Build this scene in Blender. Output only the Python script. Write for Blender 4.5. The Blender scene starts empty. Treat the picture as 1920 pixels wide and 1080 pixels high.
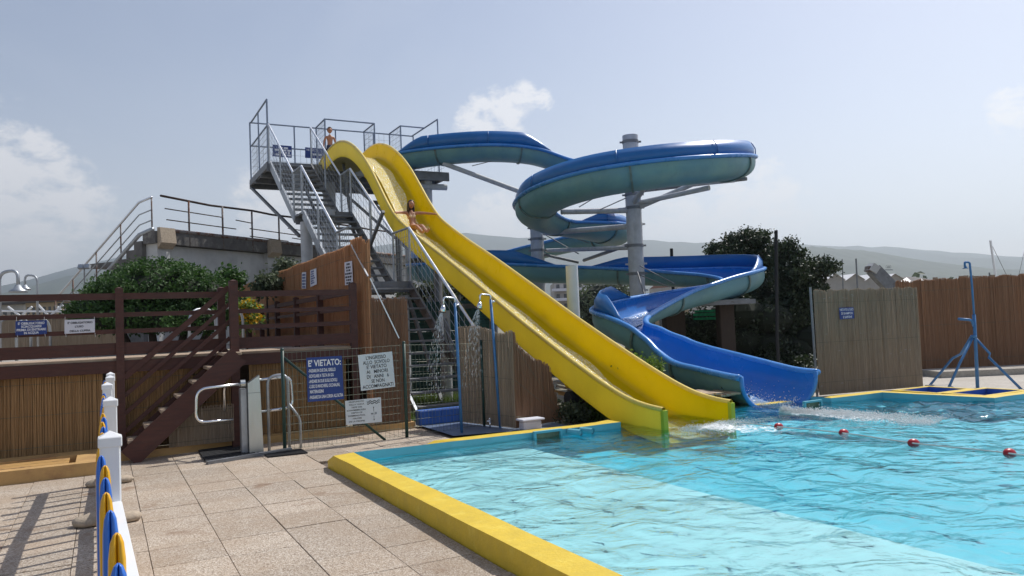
import bpy, bmesh, math, random
from mathutils import Vector, Matrix, noise
random.seed(7)
S = bpy.context.scene
COL = S.collection
rad = math.radians

# ------------------------------------------------------------------ camera
H = 1.6                                   # eye height; world X, Y follow the pool walls
YAW, PITCH, ROLL, FPX = rad(28.222), rad(2.552), rad(2.336), 1430.0
f0 = Vector((math.sin(YAW), math.cos(YAW), 0)); r0 = Vector((math.cos(YAW), -math.sin(YAW), 0)); zz = Vector((0, 0, 1))
FW = f0*math.cos(PITCH)+zz*math.sin(PITCH)
_u = zz*math.cos(PITCH)-f0*math.sin(PITCH)
RT = r0*math.cos(ROLL)-_u*math.sin(ROLL)
UP = _u*math.cos(ROLL)+r0*math.sin(ROLL)
EYE = Vector((0, 0, H))
cam_d = bpy.data.cameras.new('camera'); cam = bpy.data.objects.new('camera', cam_d); COL.objects.link(cam)
cam.matrix_world = Matrix(((RT.x, UP.x, -FW.x, 0), (RT.y, UP.y, -FW.y, 0), (RT.z, UP.z, -FW.z, H), (0, 0, 0, 1)))
cam_d.sensor_width = 36; cam_d.lens = 36*FPX/1920; cam_d.clip_start = 0.05; cam_d.clip_end = 30000
S.camera = cam

# ------------------------------------------------------------------ sky and sun
SUN_AZ, SUN_EL = rad(75), rad(53)         # azimuth from +Y towards +X
to_sun = Vector((math.sin(SUN_AZ)*math.cos(SUN_EL), math.cos(SUN_AZ)*math.cos(SUN_EL), math.sin(SUN_EL)))
W = bpy.data.worlds.new('World'); S.world = W; W.use_nodes = True
nt = W.node_tree; nt.nodes.clear(); N = nt.nodes.new; L = nt.links.new
sky = N('ShaderNodeTexSky'); sky.sky_type = 'NISHITA'; sky.sun_disc = False
sky.sun_elevation = SUN_EL; sky.sun_rotation = SUN_AZ; sky.altitude = 0; sky.air_density = 1.0; sky.dust_density = 1.0; sky.ozone_density = 1.6
tc = N('ShaderNodeTexCoord'); sep = N('ShaderNodeSeparateXYZ'); L(tc.outputs['Generated'], sep.inputs[0])
def wmath(op, a, b=None, c=None, clamp=False):
    n = N('ShaderNodeMath'); n.operation = op; n.use_clamp = clamp
    for i, v in enumerate((a, b, c)):
        if v is None: continue
        if isinstance(v, (int, float)): n.inputs[i].default_value = v
        else: L(v, n.inputs[i])
    return n.outputs[0]
def wray(px, py):
    return (FW*FPX+RT*(px-960)-UP*(py-540)).normalized()
mp = N('ShaderNodeMapping'); mp.inputs['Scale'].default_value = (1, 1, 1.7); L(tc.outputs['Generated'], mp.inputs[0])
def wnoise(scale, detail=7, rough=.6, dist=0.0):
    n = N('ShaderNodeTexNoise'); n.inputs['Scale'].default_value = scale; n.inputs['Detail'].default_value = detail
    n.inputs['Roughness'].default_value = rough; n.inputs['Distortion'].default_value = dist
    L(mp.outputs[0], n.inputs['Vector']); return n.outputs['Fac']
n1 = wnoise(30, 12, .64, .25); n2 = wnoise(2.2, 5, .55, 0.6)
def blob(px, py, r):                       # a cumulus in the sky: direction and angular size
    d = wray(px, py); vd = N('ShaderNodeVectorMath'); vd.operation = 'DOT_PRODUCT'
    L(tc.outputs['Generated'], vd.inputs[0]); vd.inputs[1].default_value = d
    c = math.cos(r)
    return wmath('DIVIDE', wmath('SUBTRACT', vd.outputs['Value'], c), 1-c, clamp=True)
cl = None
for px, py, r in ((30, 330, .075), (70, 400, .095), (115, 390, .06), (10, 400, .11), (-40, 440, .16), (905, 228, .045), (945, 208, .04), (978, 188, .03), (1400, 370, .07), (1445, 395, .06), (925, 405, .055), (960, 430, .06),
                  (1290, 425, .07), (1018, 188, .018), (1905, 208, .035), (520, 390, .07), (700, 420, .05), (-500, 330, .12), (2400, 330, .12), (-1100, 300, .13), (3200, 300, .14), (-300, 430, .1)):
    b = blob(px, py, r); cl = b if cl is None else wmath('MAXIMUM', cl, b)
m1 = wmath('SUBTRACT', wmath('ADD', wmath('MULTIPLY', cl, .75), wmath('MULTIPLY', wmath('SUBTRACT', n1, .5), 2.6)), .22)
m1 = wmath('MULTIPLY', m1, 2.0, clamp=True)
m1 = wmath('MULTIPLY', m1, wmath('MULTIPLY', cl, 2.2, clamp=True))
hz = wmath('POWER', wmath('SUBTRACT', 1.0, wmath('ABSOLUTE', sep.outputs[2]), clamp=True), 6.0)    # summer haze towards the horizon
thin = wmath('MULTIPLY', wmath('MULTIPLY', wmath('SUBTRACT', n2, .46), 1.6, clamp=True), .5)
tint = N('ShaderNodeMix'); tint.data_type = 'RGBA'; tint.blend_type = 'MULTIPLY'; tint.inputs[0].default_value = 1; L(sky.outputs[0], tint.inputs[6]); tint.inputs[7].default_value = (1.0, .855, .79, 1)
mixh = N('ShaderNodeMix'); mixh.data_type = 'RGBA'; L(wmath('MULTIPLY', hz, .75), mixh.inputs[0]); L(tint.outputs[2], mixh.inputs[6]); mixh.inputs[7].default_value = (7.2, 7.2, 7.55, 1)
mixt = N('ShaderNodeMix'); mixt.data_type = 'RGBA'; L(thin, mixt.inputs[0]); L(mixh.outputs[2], mixt.inputs[6]); mixt.inputs[7].default_value = (4.7, 5.0, 5.7, 1)
mixc = N('ShaderNodeMix'); mixc.data_type = 'RGBA'; L(wmath('MULTIPLY', m1, .85), mixc.inputs[0]); L(mixt.outputs[2], mixc.inputs[6]); mixc.inputs[7].default_value = (6.6, 6.5, 6.6, 1)
bg = N('ShaderNodeBackground'); bg.inputs[1].default_value = 0.141; L(mixc.outputs[2], bg.inputs[0])
wo = N('ShaderNodeOutputWorld'); L(bg.outputs[0], wo.inputs[0])
sun_d = bpy.data.lights.new('sun', 'SUN'); sun_d.energy = 4.3; sun_d.angle = rad(.53); sun_d.color = (1, .965, .91)
sun = bpy.data.objects.new('sun', sun_d); COL.objects.link(sun); sun.location = (0, 0, 60)
sun.rotation_euler = (-to_sun).to_track_quat('-Z', 'Y').to_euler()
S.view_settings.view_transform = 'Standard'; S.view_settings.look = 'None'; S.view_settings.exposure = 0.08; S.view_settings.gamma = 1
S.cycles.use_denoising = True; S.cycles.max_bounces = 8; S.cycles.transparent_max_bounces = 24; S.cycles.volume_bounces = 0
S.cycles.caustics_reflective = False; S.cycles.caustics_refractive = False; S.cycles.sample_clamp_indirect = 6
S.render.film_transparent = False

# ------------------------------------------------------------------ measuring helpers: a sight line cut with a real plane
def ray(px, py): return wray(px, py)
def G(px, py, z=0.0):
    v = ray(px, py); return EYE+v*((z-H)/v.z)
def XP(px, py, x):
    v = ray(px, py); return EYE+v*(x/v.x)
def YP(px, py, y):
    v = ray(px, py); return EYE+v*(y/v.y)
def DP(px, py, d):
    v = ray(px, py); return EYE+v*(d/v.dot(f0))
def UD(u, d, z): return r0*u+f0*d+zz*z      # right / ahead / up of the viewer, in metres

# ------------------------------------------------------------------ objects
def tag(o, label=None, cat=None, group=None, kind=None):
    if label: o['label'] = label
    if cat: o['category'] = cat
    if group: o['group'] = group
    if kind: o['kind'] = kind
    return o
def empty(name, loc, label=None, cat=None, group=None):
    o = bpy.data.objects.new(name, None); o.empty_display_size = .2; COL.objects.link(o); o.location = loc
    bpy_loc[o] = Vector(loc)
    return tag(o, label, cat, group)
bpy_loc = {}
def new_obj(name, me, m=None, parent=None):
    o = bpy.data.objects.new(name, me); COL.objects.link(o)
    if m is not None and not me.materials:
        for mm in (m if isinstance(m, (list, tuple)) else [m]): me.materials.append(mm)
    if parent is not None:
        o.parent = parent
        o.matrix_parent_inverse = Matrix.Translation(-abs_loc(parent))
    return o
def abs_loc(o):
    if o in bpy_loc: return bpy_loc[o]
    return Vector((0, 0, 0))
class MB:
    def __init__(s): s.v = []; s.f = []; s.mi = []; s.cur = 0
    def add(s, vs, fs):
        o = len(s.v); s.v += [tuple(v) for v in vs]; s.f += [tuple(i+o for i in f) for f in fs]; s.mi += [s.cur]*len(fs); return s
    def box(s, lo, hi):
        x0, y0, z0 = lo; x1, y1, z1 = hi
        return s.add([(x0, y0, z0), (x1, y0, z0), (x1, y1, z0), (x0, y1, z0), (x0, y0, z1), (x1, y0, z1), (x1, y1, z1), (x0, y1, z1)],
                     [(3, 2, 1, 0), (4, 5, 6, 7), (0, 1, 5, 4), (1, 2, 6, 5), (2, 3, 7, 6), (3, 0, 4, 7)])
    def bevbox(s, lo, hi, b=.01):
        x0, y0, z0 = lo; x1, y1, z1 = hi; b = min(b, (x1-x0)*.45, (y1-y0)*.45, (z1-z0)*.45)
        ring = lambda z, e: [(x0+e, y0+b+0*e, z), (x0+b+0*e, y0+e, z), (x1-b, y0+e, z), (x1-e, y0+b, z), (x1-e, y1-b, z), (x1-b, y1-e, z), (x0+b, y1-e, z), (x0+e, y1-b, z)]
        v = ring(z0, b*.7)+ring(z0+b, 0)+ring(z1-b, 0)+ring(z1, b*.7)
        f = [tuple(range(7, -1, -1)), tuple(range(24, 32))]
        for k in range(3):
            for i in range(8):
                j = (i+1) % 8; f.append((k*8+i, k*8+j, k*8+8+j, k*8+8+i))
        return s.add(v, f)
    def bar(s, a, b, w, h, up=(0, 0, 1)):
        a = Vector(a); b = Vector(b); d = (b-a)
        if d.length < 1e-6: return s
        d.normalize(); up = Vector(up); x = d.cross(up)
        if x.length < 1e-4: x = d.cross(Vector((1, 0, 0)))
        x.normalize(); y = x.cross(d).normalized(); x *= w/2; y *= h/2
        v = [a-x-y, a+x-y, a+x+y, a-x+y, b-x-y, b+x-y, b+x+y, b-x+y]
        return s.add(v, [(3, 2, 1, 0), (4, 5, 6, 7), (0, 1, 5, 4), (1, 2, 6, 5), (2, 3, 7, 6), (3, 0, 4, 7)])
    def tube(s, pts, r, n=8, caps=True, closed=False):
        pts = [Vector(p) for p in pts]; m = len(pts)
        rs = r if isinstance(r, (list, tuple)) else [r]*m
        base = len(s.v); prev = None; vs = []
        for i, p in enumerate(pts):
            if closed: t = pts[(i+1) % m]-pts[i-1]
            else: t = pts[min(i+1, m-1)]-pts[max(i-1, 0)]
            if t.length < 1e-9: t = Vector((0, 0, 1))
            t.normalize()
            if prev is None:
                x = t.cross(Vector((0, 0, 1)))
                if x.length < 1e-3: x = t.cross(Vector((1, 0, 0)))
            else: x = prev-t*prev.dot(t)
            x.normalize(); y = t.cross(x); prev = x
            for k in range(n):
                a = 2*math.pi*k/n; vs.append(p+(x*math.cos(a)+y*math.sin(a))*rs[i])
        fs = []
        for i in range(m if closed else m-1):
            i2 = (i+1) % m
            for k in range(n):
                k2 = (k+1) % n; fs.append((i*n+k, i*n+k2, i2*n+k2, i2*n+k))
        if caps and not closed:
            fs.append(tuple(range(n-1, -1, -1))); fs.append(tuple((m-1)*n+k for k in range(n)))
        return s.add(vs, fs)
    def cyl(s, a, b, r, n=12, r2=None): return s.tube([a, b], [r, r if r2 is None else r2], n)
    def quad(s, a, b, c, d): return s.add([a, b, c, d], [(0, 1, 2, 3)])
    def poly(s, pts): return s.add(pts, [tuple(range(len(pts)))])
    def sphere(s, c, r, n=10, m=6, sc=(1, 1, 1), jit=0):
        c = Vector(c); vs = [c+Vector((0, 0, -r*sc[2]))]
        for j in range(1, m):
            ph = -math.pi/2+math.pi*j/m
            for i in range(n):
                t = 2*math.pi*i/n; q = 1+random.uniform(-jit, jit)
                vs.append(c+Vector((math.cos(ph)*math.cos(t)*r*sc[0], math.cos(ph)*math.sin(t)*r*sc[1], math.sin(ph)*r*sc[2]))*q)
        vs.append(c+Vector((0, 0, r*sc[2]))); fs = []
        for i in range(n): fs.append((0, 1+(i+1) % n, 1+i))
        for j in range(m-2):
            for i in range(n):
                a = 1+j*n+i; b = 1+j*n+(i+1) % n; fs.append((a, b, b+n, a+n))
        T = len(vs)-1
        for i in range(n): fs.append((T, 1+(m-2)*n+i, 1+(m-2)*n+(i+1) % n))
        return s.add(vs, fs)
    def mesh(s, name, smooth=False):
        me = bpy.data.meshes.new(name); me.from_pydata(s.v, [], s.f); me.update()
        if any(s.mi): me.polygons.foreach_set('material_index', s.mi)
        if smooth: me.polygons.foreach_set('use_smooth', [True]*len(s.f))
        return me
    def build(s, name, m, parent=None, smooth=False, angle=None):
        me = s.mesh(name, smooth)
        if angle is not None:
            me.polygons.foreach_set('use_smooth', [True]*len(s.f))
            try: me.set_sharp_from_angle(angle=rad(angle))
            except Exception: pass
        return new_obj(name, me, m, parent)

# ------------------------------------------------------------------ materials
MATS = {}
def M(name, col, rough=.6, metal=0.0, var=.12, scale=3.0, bump=0.0, bscale=60.0, stretch=(1, 1, 1), col2=None, spec=.5, detail=6, fac=None, trans=0.0, coat=0.0, obj=False, streak=None):
    m = bpy.data.materials.new(name); m.use_nodes = True; t = m.node_tree; b = t.nodes['Principled BSDF']
    n = t.nodes.new; l = t.links.new
    if obj:
        g = n('ShaderNodeTexCoord'); out = g.outputs['Object']
    else:
        g = n('ShaderNodeNewGeometry'); out = g.outputs['Position']
    mp_ = n('ShaderNodeMapping'); mp_.inputs['Scale'].default_value = stretch; l(out, mp_.inputs[0])
    no = n('ShaderNodeTexNoise'); no.inputs['Scale'].default_value = scale; no.inputs['Detail'].default_value = detail; no.inputs['Roughness'].default_value = .62
    l(mp_.outputs[0], no.inputs['Vector'])
    rp = n('ShaderNodeValToRGB'); rp.color_ramp.elements[0].position = .32; rp.color_ramp.elements[1].position = .7
    c2 = col2 if col2 else tuple(min(1, c*(1+var)) for c in col)
    c1 = col if col2 else tuple(c*(1-var) for c in col)
    rp.color_ramp.elements[0].color = (*c1, 1); rp.color_ramp.elements[1].color = (*c2, 1)
    l(no.outputs['Fac'], rp.inputs[0]); l(rp.outputs[0], b.inputs['Base Color'])
    b.inputs['Roughness'].default_value = rough; b.inputs['Metallic'].default_value = metal; b.inputs['Specular IOR Level'].default_value = spec
    if coat: b.inputs['Coat Weight'].default_value = coat; b.inputs['Coat Roughness'].default_value = .12
    rr = n('ShaderNodeMapRange'); rr.inputs['To Min'].default_value = max(0, rough-.12); rr.inputs['To Max'].default_value = min(1, rough+.12); l(no.outputs['Fac'], rr.inputs[0]); l(rr.outputs[0], b.inputs['Roughness'])
    if bump:
        nb = n('ShaderNodeTexNoise'); nb.inputs['Scale'].default_value = bscale; nb.inputs['Detail'].default_value = 4; l(mp_.outputs[0], nb.inputs['Vector'])
        bp = n('ShaderNodeBump'); bp.inputs['Strength'].default_value = bump; bp.inputs['Distance'].default_value = .01; l(nb.outputs['Fac'], bp.inputs['Height']); l(bp.outputs[0], b.inputs['Normal'])
    if trans:                                   # thin, lets some light through (reeds, leaves, fibreglass)
        tr = n('ShaderNodeBsdfTranslucent'); l(rp.outputs[0], tr.inputs['Color'])
        mx = n('ShaderNodeMixShader'); mx.inputs[0].default_value = trans; o = t.nodes['Material Output']
        l(b.outputs[0], mx.inputs[1]); l(tr.outputs[0], mx.inputs[2]); l(mx.outputs[0], o.inputs['Surface'])
    MATS[name] = m
    return m
def wear(m, col, scale=2.0, lo=.55, hi=.68, stretch=(1, 1, 1), detail=9):      # stains / rust with a shape of their own over a material
    t = m.node_tree; b = t.nodes['Principled BSDF']; src = b.inputs['Base Color'].links[0].from_socket
    g = t.nodes.new('ShaderNodeNewGeometry'); mp_ = t.nodes.new('ShaderNodeMapping'); mp_.inputs['Scale'].default_value = stretch; mp_.inputs['Location'].default_value = (3.1, 7.7, 1.3)
    t.links.new(g.outputs['Position'], mp_.inputs[0])
    no = t.nodes.new('ShaderNodeTexNoise'); no.inputs['Scale'].default_value = scale; no.inputs['Detail'].default_value = detail; no.inputs['Roughness'].default_value = .68; t.links.new(mp_.outputs[0], no.inputs['Vector'])
    mr = t.nodes.new('ShaderNodeMapRange'); mr.inputs['From Min'].default_value = lo; mr.inputs['From Max'].default_value = hi; t.links.new(no.outputs['Fac'], mr.inputs[0])
    mx = t.nodes.new('ShaderNodeMix'); mx.data_type = 'RGBA'; t.links.new(mr.outputs[0], mx.inputs[0]); t.links.new(src, mx.inputs[6]); mx.inputs[7].default_value = (*col, 1)
    t.links.new(mx.outputs[2], b.inputs['Base Color'])
    return m
m_yellow = wear(M('yellow_gelcoat', (.92, .70, .002), .30, var=.04, scale=1.5, trans=.46, spec=.22), (.74, .56, .015), 1.2, .56, .8)
m_yback = wear(M('yellow_back', (.72, .69, .08), .42, var=.06, scale=1.5, trans=.36), (.76, .72, .09), .9, .5, .75)
m_yrim = M('pale_yellow_rim', (.82, .62, .14), .3, var=.05, scale=2)
m_blue = wear(M('blue_gelcoat', (.005, .185, .60), .26, var=.10, scale=1.2, spec=.5, trans=.12), (.015, .18, .60), 1.5, .5, .8)
m_blueg = wear(M('blue_guard', (.010, .135, .40), .35, var=.10, scale=1.2), (.03, .15, .45), 1.5, .5, .8)
m_brim = M('blue_rim', (.05, .24, .62), .28, var=.10, scale=2)
m_teal = wear(wear(M('fibreglass_back', (.12, .29, .35), .45, var=.14, scale=1.0, trans=.10), (.19, .37, .34), .6, .45, .7), (.08, .19, .19), 1.6, .6, .8, (1, 1, .25))
m_flange = wear(M('flange', (.10, .17, .17), .6, var=.3, scale=9), (.16, .09, .05), 8, .55, .66)
m_galv = wear(M('galvanised', (.40, .43, .46), .48, .65, .16, 6), (.30, .31, .33), 3, .5, .7)
m_galvb = M('galvanised_bright', (.72, .74, .77), .33, .8, .08, 8)
m_galvd = wear(M('weathered_steel', (.21, .22, .235), .6, .35, .22, 5), (.12, .09, .07), 4, .58, .74)
m_colm = wear(wear(M('column_grey', (.50, .52, .54), .62, .0, .14, 4), (.34, .36, .38), 2.2, .5, .68, (1, 1, .3)), (.60, .61, .62), 6, .6, .75)
m_wood = wear(M('stained_wood', (.070, .023, .016), .62, var=.28, scale=5, stretch=(1, 1, 6), bump=.25, bscale=60), (.10, .045, .034), 3, .56, .78, (1, 2, 2))
m_tread = M('worn_tread', (.40, .30, .21), .75, var=.2, scale=7, bump=.2)
m_reed = M('reed', (.48, .27, .14), .7, var=.0, scale=7, stretch=(22, 22, .5), col2=(.72, .45, .26), trans=.5)
m_reedg = M('reed_grey', (.33, .26, .19), .75, scale=6, stretch=(24, 24, .6), col2=(.52, .43, .33), trans=.3)
m_reedb = M('reed_brown', (.24, .125, .07), .75, scale=6, stretch=(24, 24, .6), col2=(.36, .22, .14), trans=.22)
m_cane = M('split_cane', (.26, .145, .055), .55, scale=8, stretch=(14, 14, .5), col2=(.44, .27, .12))
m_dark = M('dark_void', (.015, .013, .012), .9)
m_white = M('white_plastic', (.78, .79, .80), .35, var=.03, scale=3)
m_pblue = M('picket_blue', (.035, .16, .60), .32, var=.06)
m_pyel = M('picket_yellow', (.80, .42, .012), .32, var=.06)
m_ochre = wear(M('ochre_concrete', (.50, .31, .12), .7, var=.12, scale=4, bump=.3, bscale=50), (.32, .17, .075), 2.2, .52, .68)
m_slat = wear(M('wet_slats', (.52, .31, .11), .5, var=.2, scale=6, stretch=(1, 8, 1)), (.26, .14, .08), 3, .5, .62)
m_yconc = wear(wear(M('yellow_paint', (.66, .47, .035), .55, var=.08, scale=7, bump=.35, bscale=45), (.76, .60, .09), 5, .55, .75), (.40, .29, .06), 20, .67, .74)
m_aqua = M('aqua_paint', (.13, .42, .50), .55, var=.10, scale=3)
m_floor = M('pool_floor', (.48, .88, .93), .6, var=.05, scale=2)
m_deep = M('deep_floor', (.10, .65, .81), .6, var=.05, scale=2)  # stronger aqua paints in the darkening of deeper water
m_bpaint = M('blue_paint', (.03, .115, .42), .55, var=.15, scale=5)
m_bpole = M('blue_pole', (.055, .19, .42), .45, var=.15, scale=9)
m_chrome = M('chrome', (.75, .76, .78), .18, 1.0, .04)
m_steel = M('brushed_steel', (.50, .53, .53), .36, .9, .10, 5, stretch=(1, 1, .2))
m_green = M('green_post', (.015, .05, .04), .5, var=.15)
m_wire = M('wire', (.16, .19, .15), .55, .4, .15)
m_black = M('black_rubber', (.014, .015, .018), .75, var=.3, scale=30)
m_conc = wear(wear(M('tank_concrete', (.47, .48, .48), .85, var=.16, scale=1.6, bump=.35, bscale=25), (.60, .61, .60), .7, .46, .7), (.24, .24, .24), 1.8, .60, .78, (1, 1, .3))
m_concd = wear(M('dirty_concrete', (.13, .125, .12), .9, var=.3, scale=3, bump=.4, bscale=20), (.26, .25, .23), 3, .55, .7)
m_rust = wear(M('rusted_rail', (.22, .20, .19), .7, .3, .2, 9), (.12, .045, .02), 5, .46, .6)
m_rustd = M('heavy_rust', (.05, .03, .022), .9, var=.4, scale=14, bump=.8, bscale=30)
m_stone = M('rough_stone', (.40, .33, .25), .9, var=.22, scale=22, bump=.6, bscale=60)
m_signb = M('sign_blue', (.015, .045, .22), .5, var=.08)
m_signw = M('sign_white', (.62, .68, .72), .55, var=.05)
m_paper = M('paper', (.66, .67, .74), .7, var=.04)
m_ink = M('ink', (.02, .02, .03), .7)
m_inkw = M('letter_white', (.78, .80, .84), .6, var=.03)
m_leaf = M('bush_leaf', (.022, .062, .012), .62, scale=2.5, col2=(.07, .15, .03), trans=.35)
m_leafd = M('dark_leaf', (.012, .026, .010), .5, scale=1.5, col2=(.05, .075, .03), trans=.22)
m_leafg = M('grey_leaf', (.05, .075, .04), .6, scale=1.2, col2=(.12, .15, .08), trans=.3)
m_leafl = M('light_leaf', (.07, .14, .02), .55, scale=3, col2=(.22, .32, .06), trans=.4)
m_bark = M('bark', (.06, .045, .035), .9, var=.3, scale=8, bump=.6)
m_flower = M('yellow_flower', (.75, .42, .01), .6, var=.2, scale=8, trans=.3)
m_grass = M('grass_blade', (.07, .13, .025), .6, scale=2, col2=(.20, .28, .06), trans=.35)
m_net = M('shade_net', (.012, .055, .050), .8, var=.5, scale=7, stretch=(.6, .6, 5), col2=(.04, .12, .105))
m_red = M('red_float', (.45, .012, .02), .35, var=.1)
m_rope = M('rope', (.55, .55, .52), .8)
m_skin = M('skin', (.42, .19, .11), .5, var=.08, scale=9)
m_hair = M('hair', (.03, .016, .010), .5, var=.3, scale=30, stretch=(1, 1, .2))
m_hairb = M('hair_short', (.06, .035, .02), .6, var=.3, scale=40)
m_cloth = M('bikini', (.55, .30, .25), .8, scale=38, col2=(.85, .75, .45))
m_trunk = M('swim_trunks', (.03, .04, .09), .8)
m_foam = M('foam', (.93, .95, .96), .35, var=.03, trans=.55)
# ================================================================== SETTING
from mathutils.geometry import tessellate_polygon
POOL = [(2.52, -4), (17, -4), (17, 6.75), (11.75, 6.75), (11.5, 8.45), (10.3, 8.49), (10.3, 9.16), (6.22, 9.20), (6.22, 8.61), (2.52, 8.72)]
def offset_poly(P, d):
    out = []
    n = len(P)
    for i in range(n):
        a = Vector(P[i-1]); b = Vector(P[i]); c = Vector(P[(i+1) % n])
        e1 = (b-a).normalized(); e2 = (c-b).normalized()
        n1 = Vector((e1.y, -e1.x)); n2 = Vector((e2.y, -e2.x))     # outward for CCW
        m = (n1+n2); m = m/max(.2, m.length_squared)*2
        out.append(tuple(b+m*d))
    return out
POUT = offset_poly(POOL, .24)
# materials of the setting
def speckle_mat(name, cols, scale, big=(.3, .25, .19), bigf=.35, rough=.85, bump=.5, stain=None):
    m = bpy.data.materials.new(name); m.use_nodes = True; t = m.node_tree; b = t.nodes['Principled BSDF']; n = t.nodes.new; l = t.links.new
    g = n('ShaderNodeNewGeometry'); P = g.outputs['Position']
    v = n('ShaderNodeTexVoronoi'); v.inputs['Scale'].default_value = scale; v.inputs['Randomness'].default_value = 1; l(P, v.inputs['Vector'])
    sp = n('ShaderNodeSeparateColor'); l(v.outputs['Color'], sp.inputs[0])
    rp = n('ShaderNodeValToRGB'); e = rp.color_ramp.elements
    while len(e) < len(cols): e.new(.5)
    for i, c in enumerate(cols): e[i].position = i/(len(cols)-1); e[i].color = (*c, 1)
    rp.color_ramp.interpolation = 'LINEAR'
    l(sp.outputs[0], rp.inputs[0])
    no = n('ShaderNodeTexNoise'); no.inputs['Scale'].default_value = 1.3; no.inputs['Detail'].default_value = 8; no.inputs['Roughness'].default_value = .65; l(P, no.inputs['Vector'])
    mr = n('ShaderNodeMapRange'); mr.inputs['From Min'].default_value = .42; mr.inputs['From Max'].default_value = .66; mr.inputs['To Max'].default_value = bigf; l(no.outputs['Fac'], mr.inputs[0])
    mx = n('ShaderNodeMix'); mx.data_type = 'RGBA'; l(mr.outputs[0], mx.inputs[0]); l(rp.outputs[0], mx.inputs[6]); mx.inputs[7].default_value = (*big, 1)
    last = mx.outputs[2]
    oi = n('ShaderNodeObjectInfo'); mro = n('ShaderNodeMapRange'); mro.inputs['To Min'].default_value = .86; mro.inputs['To Max'].default_value = 1.1; l(oi.outputs['Random'], mro.inputs[0])
    mu = n('ShaderNodeMix'); mu.data_type = 'RGBA'; mu.blend_type = 'MULTIPLY'; mu.inputs[0].default_value = 1; l(last, mu.inputs[6]); l(mro.outputs[0], mu.inputs[7]); last = mu.outputs[2]
    if stain:
        n2 = n('ShaderNodeTexNoise'); n2.inputs['Scale'].default_value = 1.7; n2.inputs['Detail'].default_value = 10; n2.inputs['Distortion'].default_value = .4; l(P, n2.inputs['Vector'])
        m2 = n('ShaderNodeMapRange'); m2.inputs['From Min'].default_value = .62; m2.inputs['From Max'].default_value = .70; m2.inputs['To Max'].default_value = .75; l(n2.outputs['Fac'], m2.inputs[0])
        x2 = n('ShaderNodeMix'); x2.data_type = 'RGBA'; l(m2.outputs[0], x2.inputs[0]); l(last, x2.inputs[6]); x2.inputs[7].default_value = (*stain, 1); last = x2.outputs[2]
    l(last, b.inputs['Base Color']); b.inputs['Roughness'].default_value = rough
    bp = n('ShaderNodeBump'); bp.inputs['Strength'].default_value = bump; bp.inputs['Distance'].default_value = .006; l(v.outputs['Distance'], bp.inputs['Height']); l(bp.outputs[0], b.inputs['Normal'])
    return m
m_paver = speckle_mat('washed_gravel_slab', [(.20, .15, .11), (.38, .31, .24), (.44, .37, .29), (.60, .54, .46)], 110, (.33, .24, .16), .55, stain=(.22, .14, .085))
m_ground = speckle_mat('dusty_ground', [(.14, .12, .09), (.22, .19, .15), (.30, .27, .22)], 30, (.12, .13, .06), .6)
m_apron = speckle_mat('apron_concrete', [(.34, .31, .27), (.42, .39, .34), (.48, .45, .40)], 60, (.30, .26, .22), .5)
m_joint = M('joint_sand', (.13, .10, .078), .95, var=.3, scale=40)

# ground: one sheet to the horizon with the pool cut out
R_ = 9000
outer = [Vector((-R_, -R_, 0)), Vector((R_, -R_, 0)), Vector((R_, R_, 0)), Vector((-R_, R_, 0))]
hole = [Vector((x, y, 0)) for x, y in offset_poly(POOL, .12)]
tri = tessellate_polygon([outer, hole]); pts = outer+hole
me = bpy.data.meshes.new('ground'); me.from_pydata([(p.x, p.y, -.035) for p in pts], [], [tuple(t) if ((pts[t[1]]-pts[t[0]]).cross(pts[t[2]]-pts[t[0]])).z > 0 else (t[0], t[2], t[1]) for t in tri]); me.update()
tag(new_obj('ground', me, m_ground), kind='structure')

# paving of washed gravel slabs
pav = MB(); pav.poly([(-4.3, 1.5, -.03), (2.3, 1.5, -.03), (2.3, 8.93, -.03), (6.3, 8.75, -.03), (6.3, 11.7, -.03), (-4.3, 11.7, -.03)])
paving = tag(pav.build('paving', m_joint), kind='structure')
slab_meshes = []
for k in range(3):
    b = MB(); b.bevbox((0, 0, -.028), (.4965, .4965, 0), .004); slab_meshes.append(b.mesh('slab'))
    slab_meshes[-1].materials.append(m_paver)
half = MB(); half.bevbox((0, 0, -.028), (.494, .244, 0), .006); half_me = half.mesh('slab'); half_me.materials.append(m_paver)
rs = random.Random(3)
for i in range(-8, 13):
    x = .27+.5*i
    for j in range(3, 24):
        y = .42+.5*j-(.03 if i % 3 == 1 else 0)
        if x > 1.9 and y < 8.95: continue
        if x < -3.3 or y > 11.3: continue
        if x < -.3 and y > 10.35: continue
        if x > 4.2 and y > 9.6: continue
        if x > 5.6: continue
        o = new_obj('slab', slab_meshes[rs.randrange(3)], None, paving); o.location = (x+.003, y+.003, rs.uniform(-.003, .003)); o.rotation_euler = (rs.uniform(-.004, .004), rs.uniform(-.004, .004), 0)
for j in range(3, 18):                                     # cut slabs along the pool wall
    y = .42+.5*j
    if j % 1 == 0 and y < 8.8: pass

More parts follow.
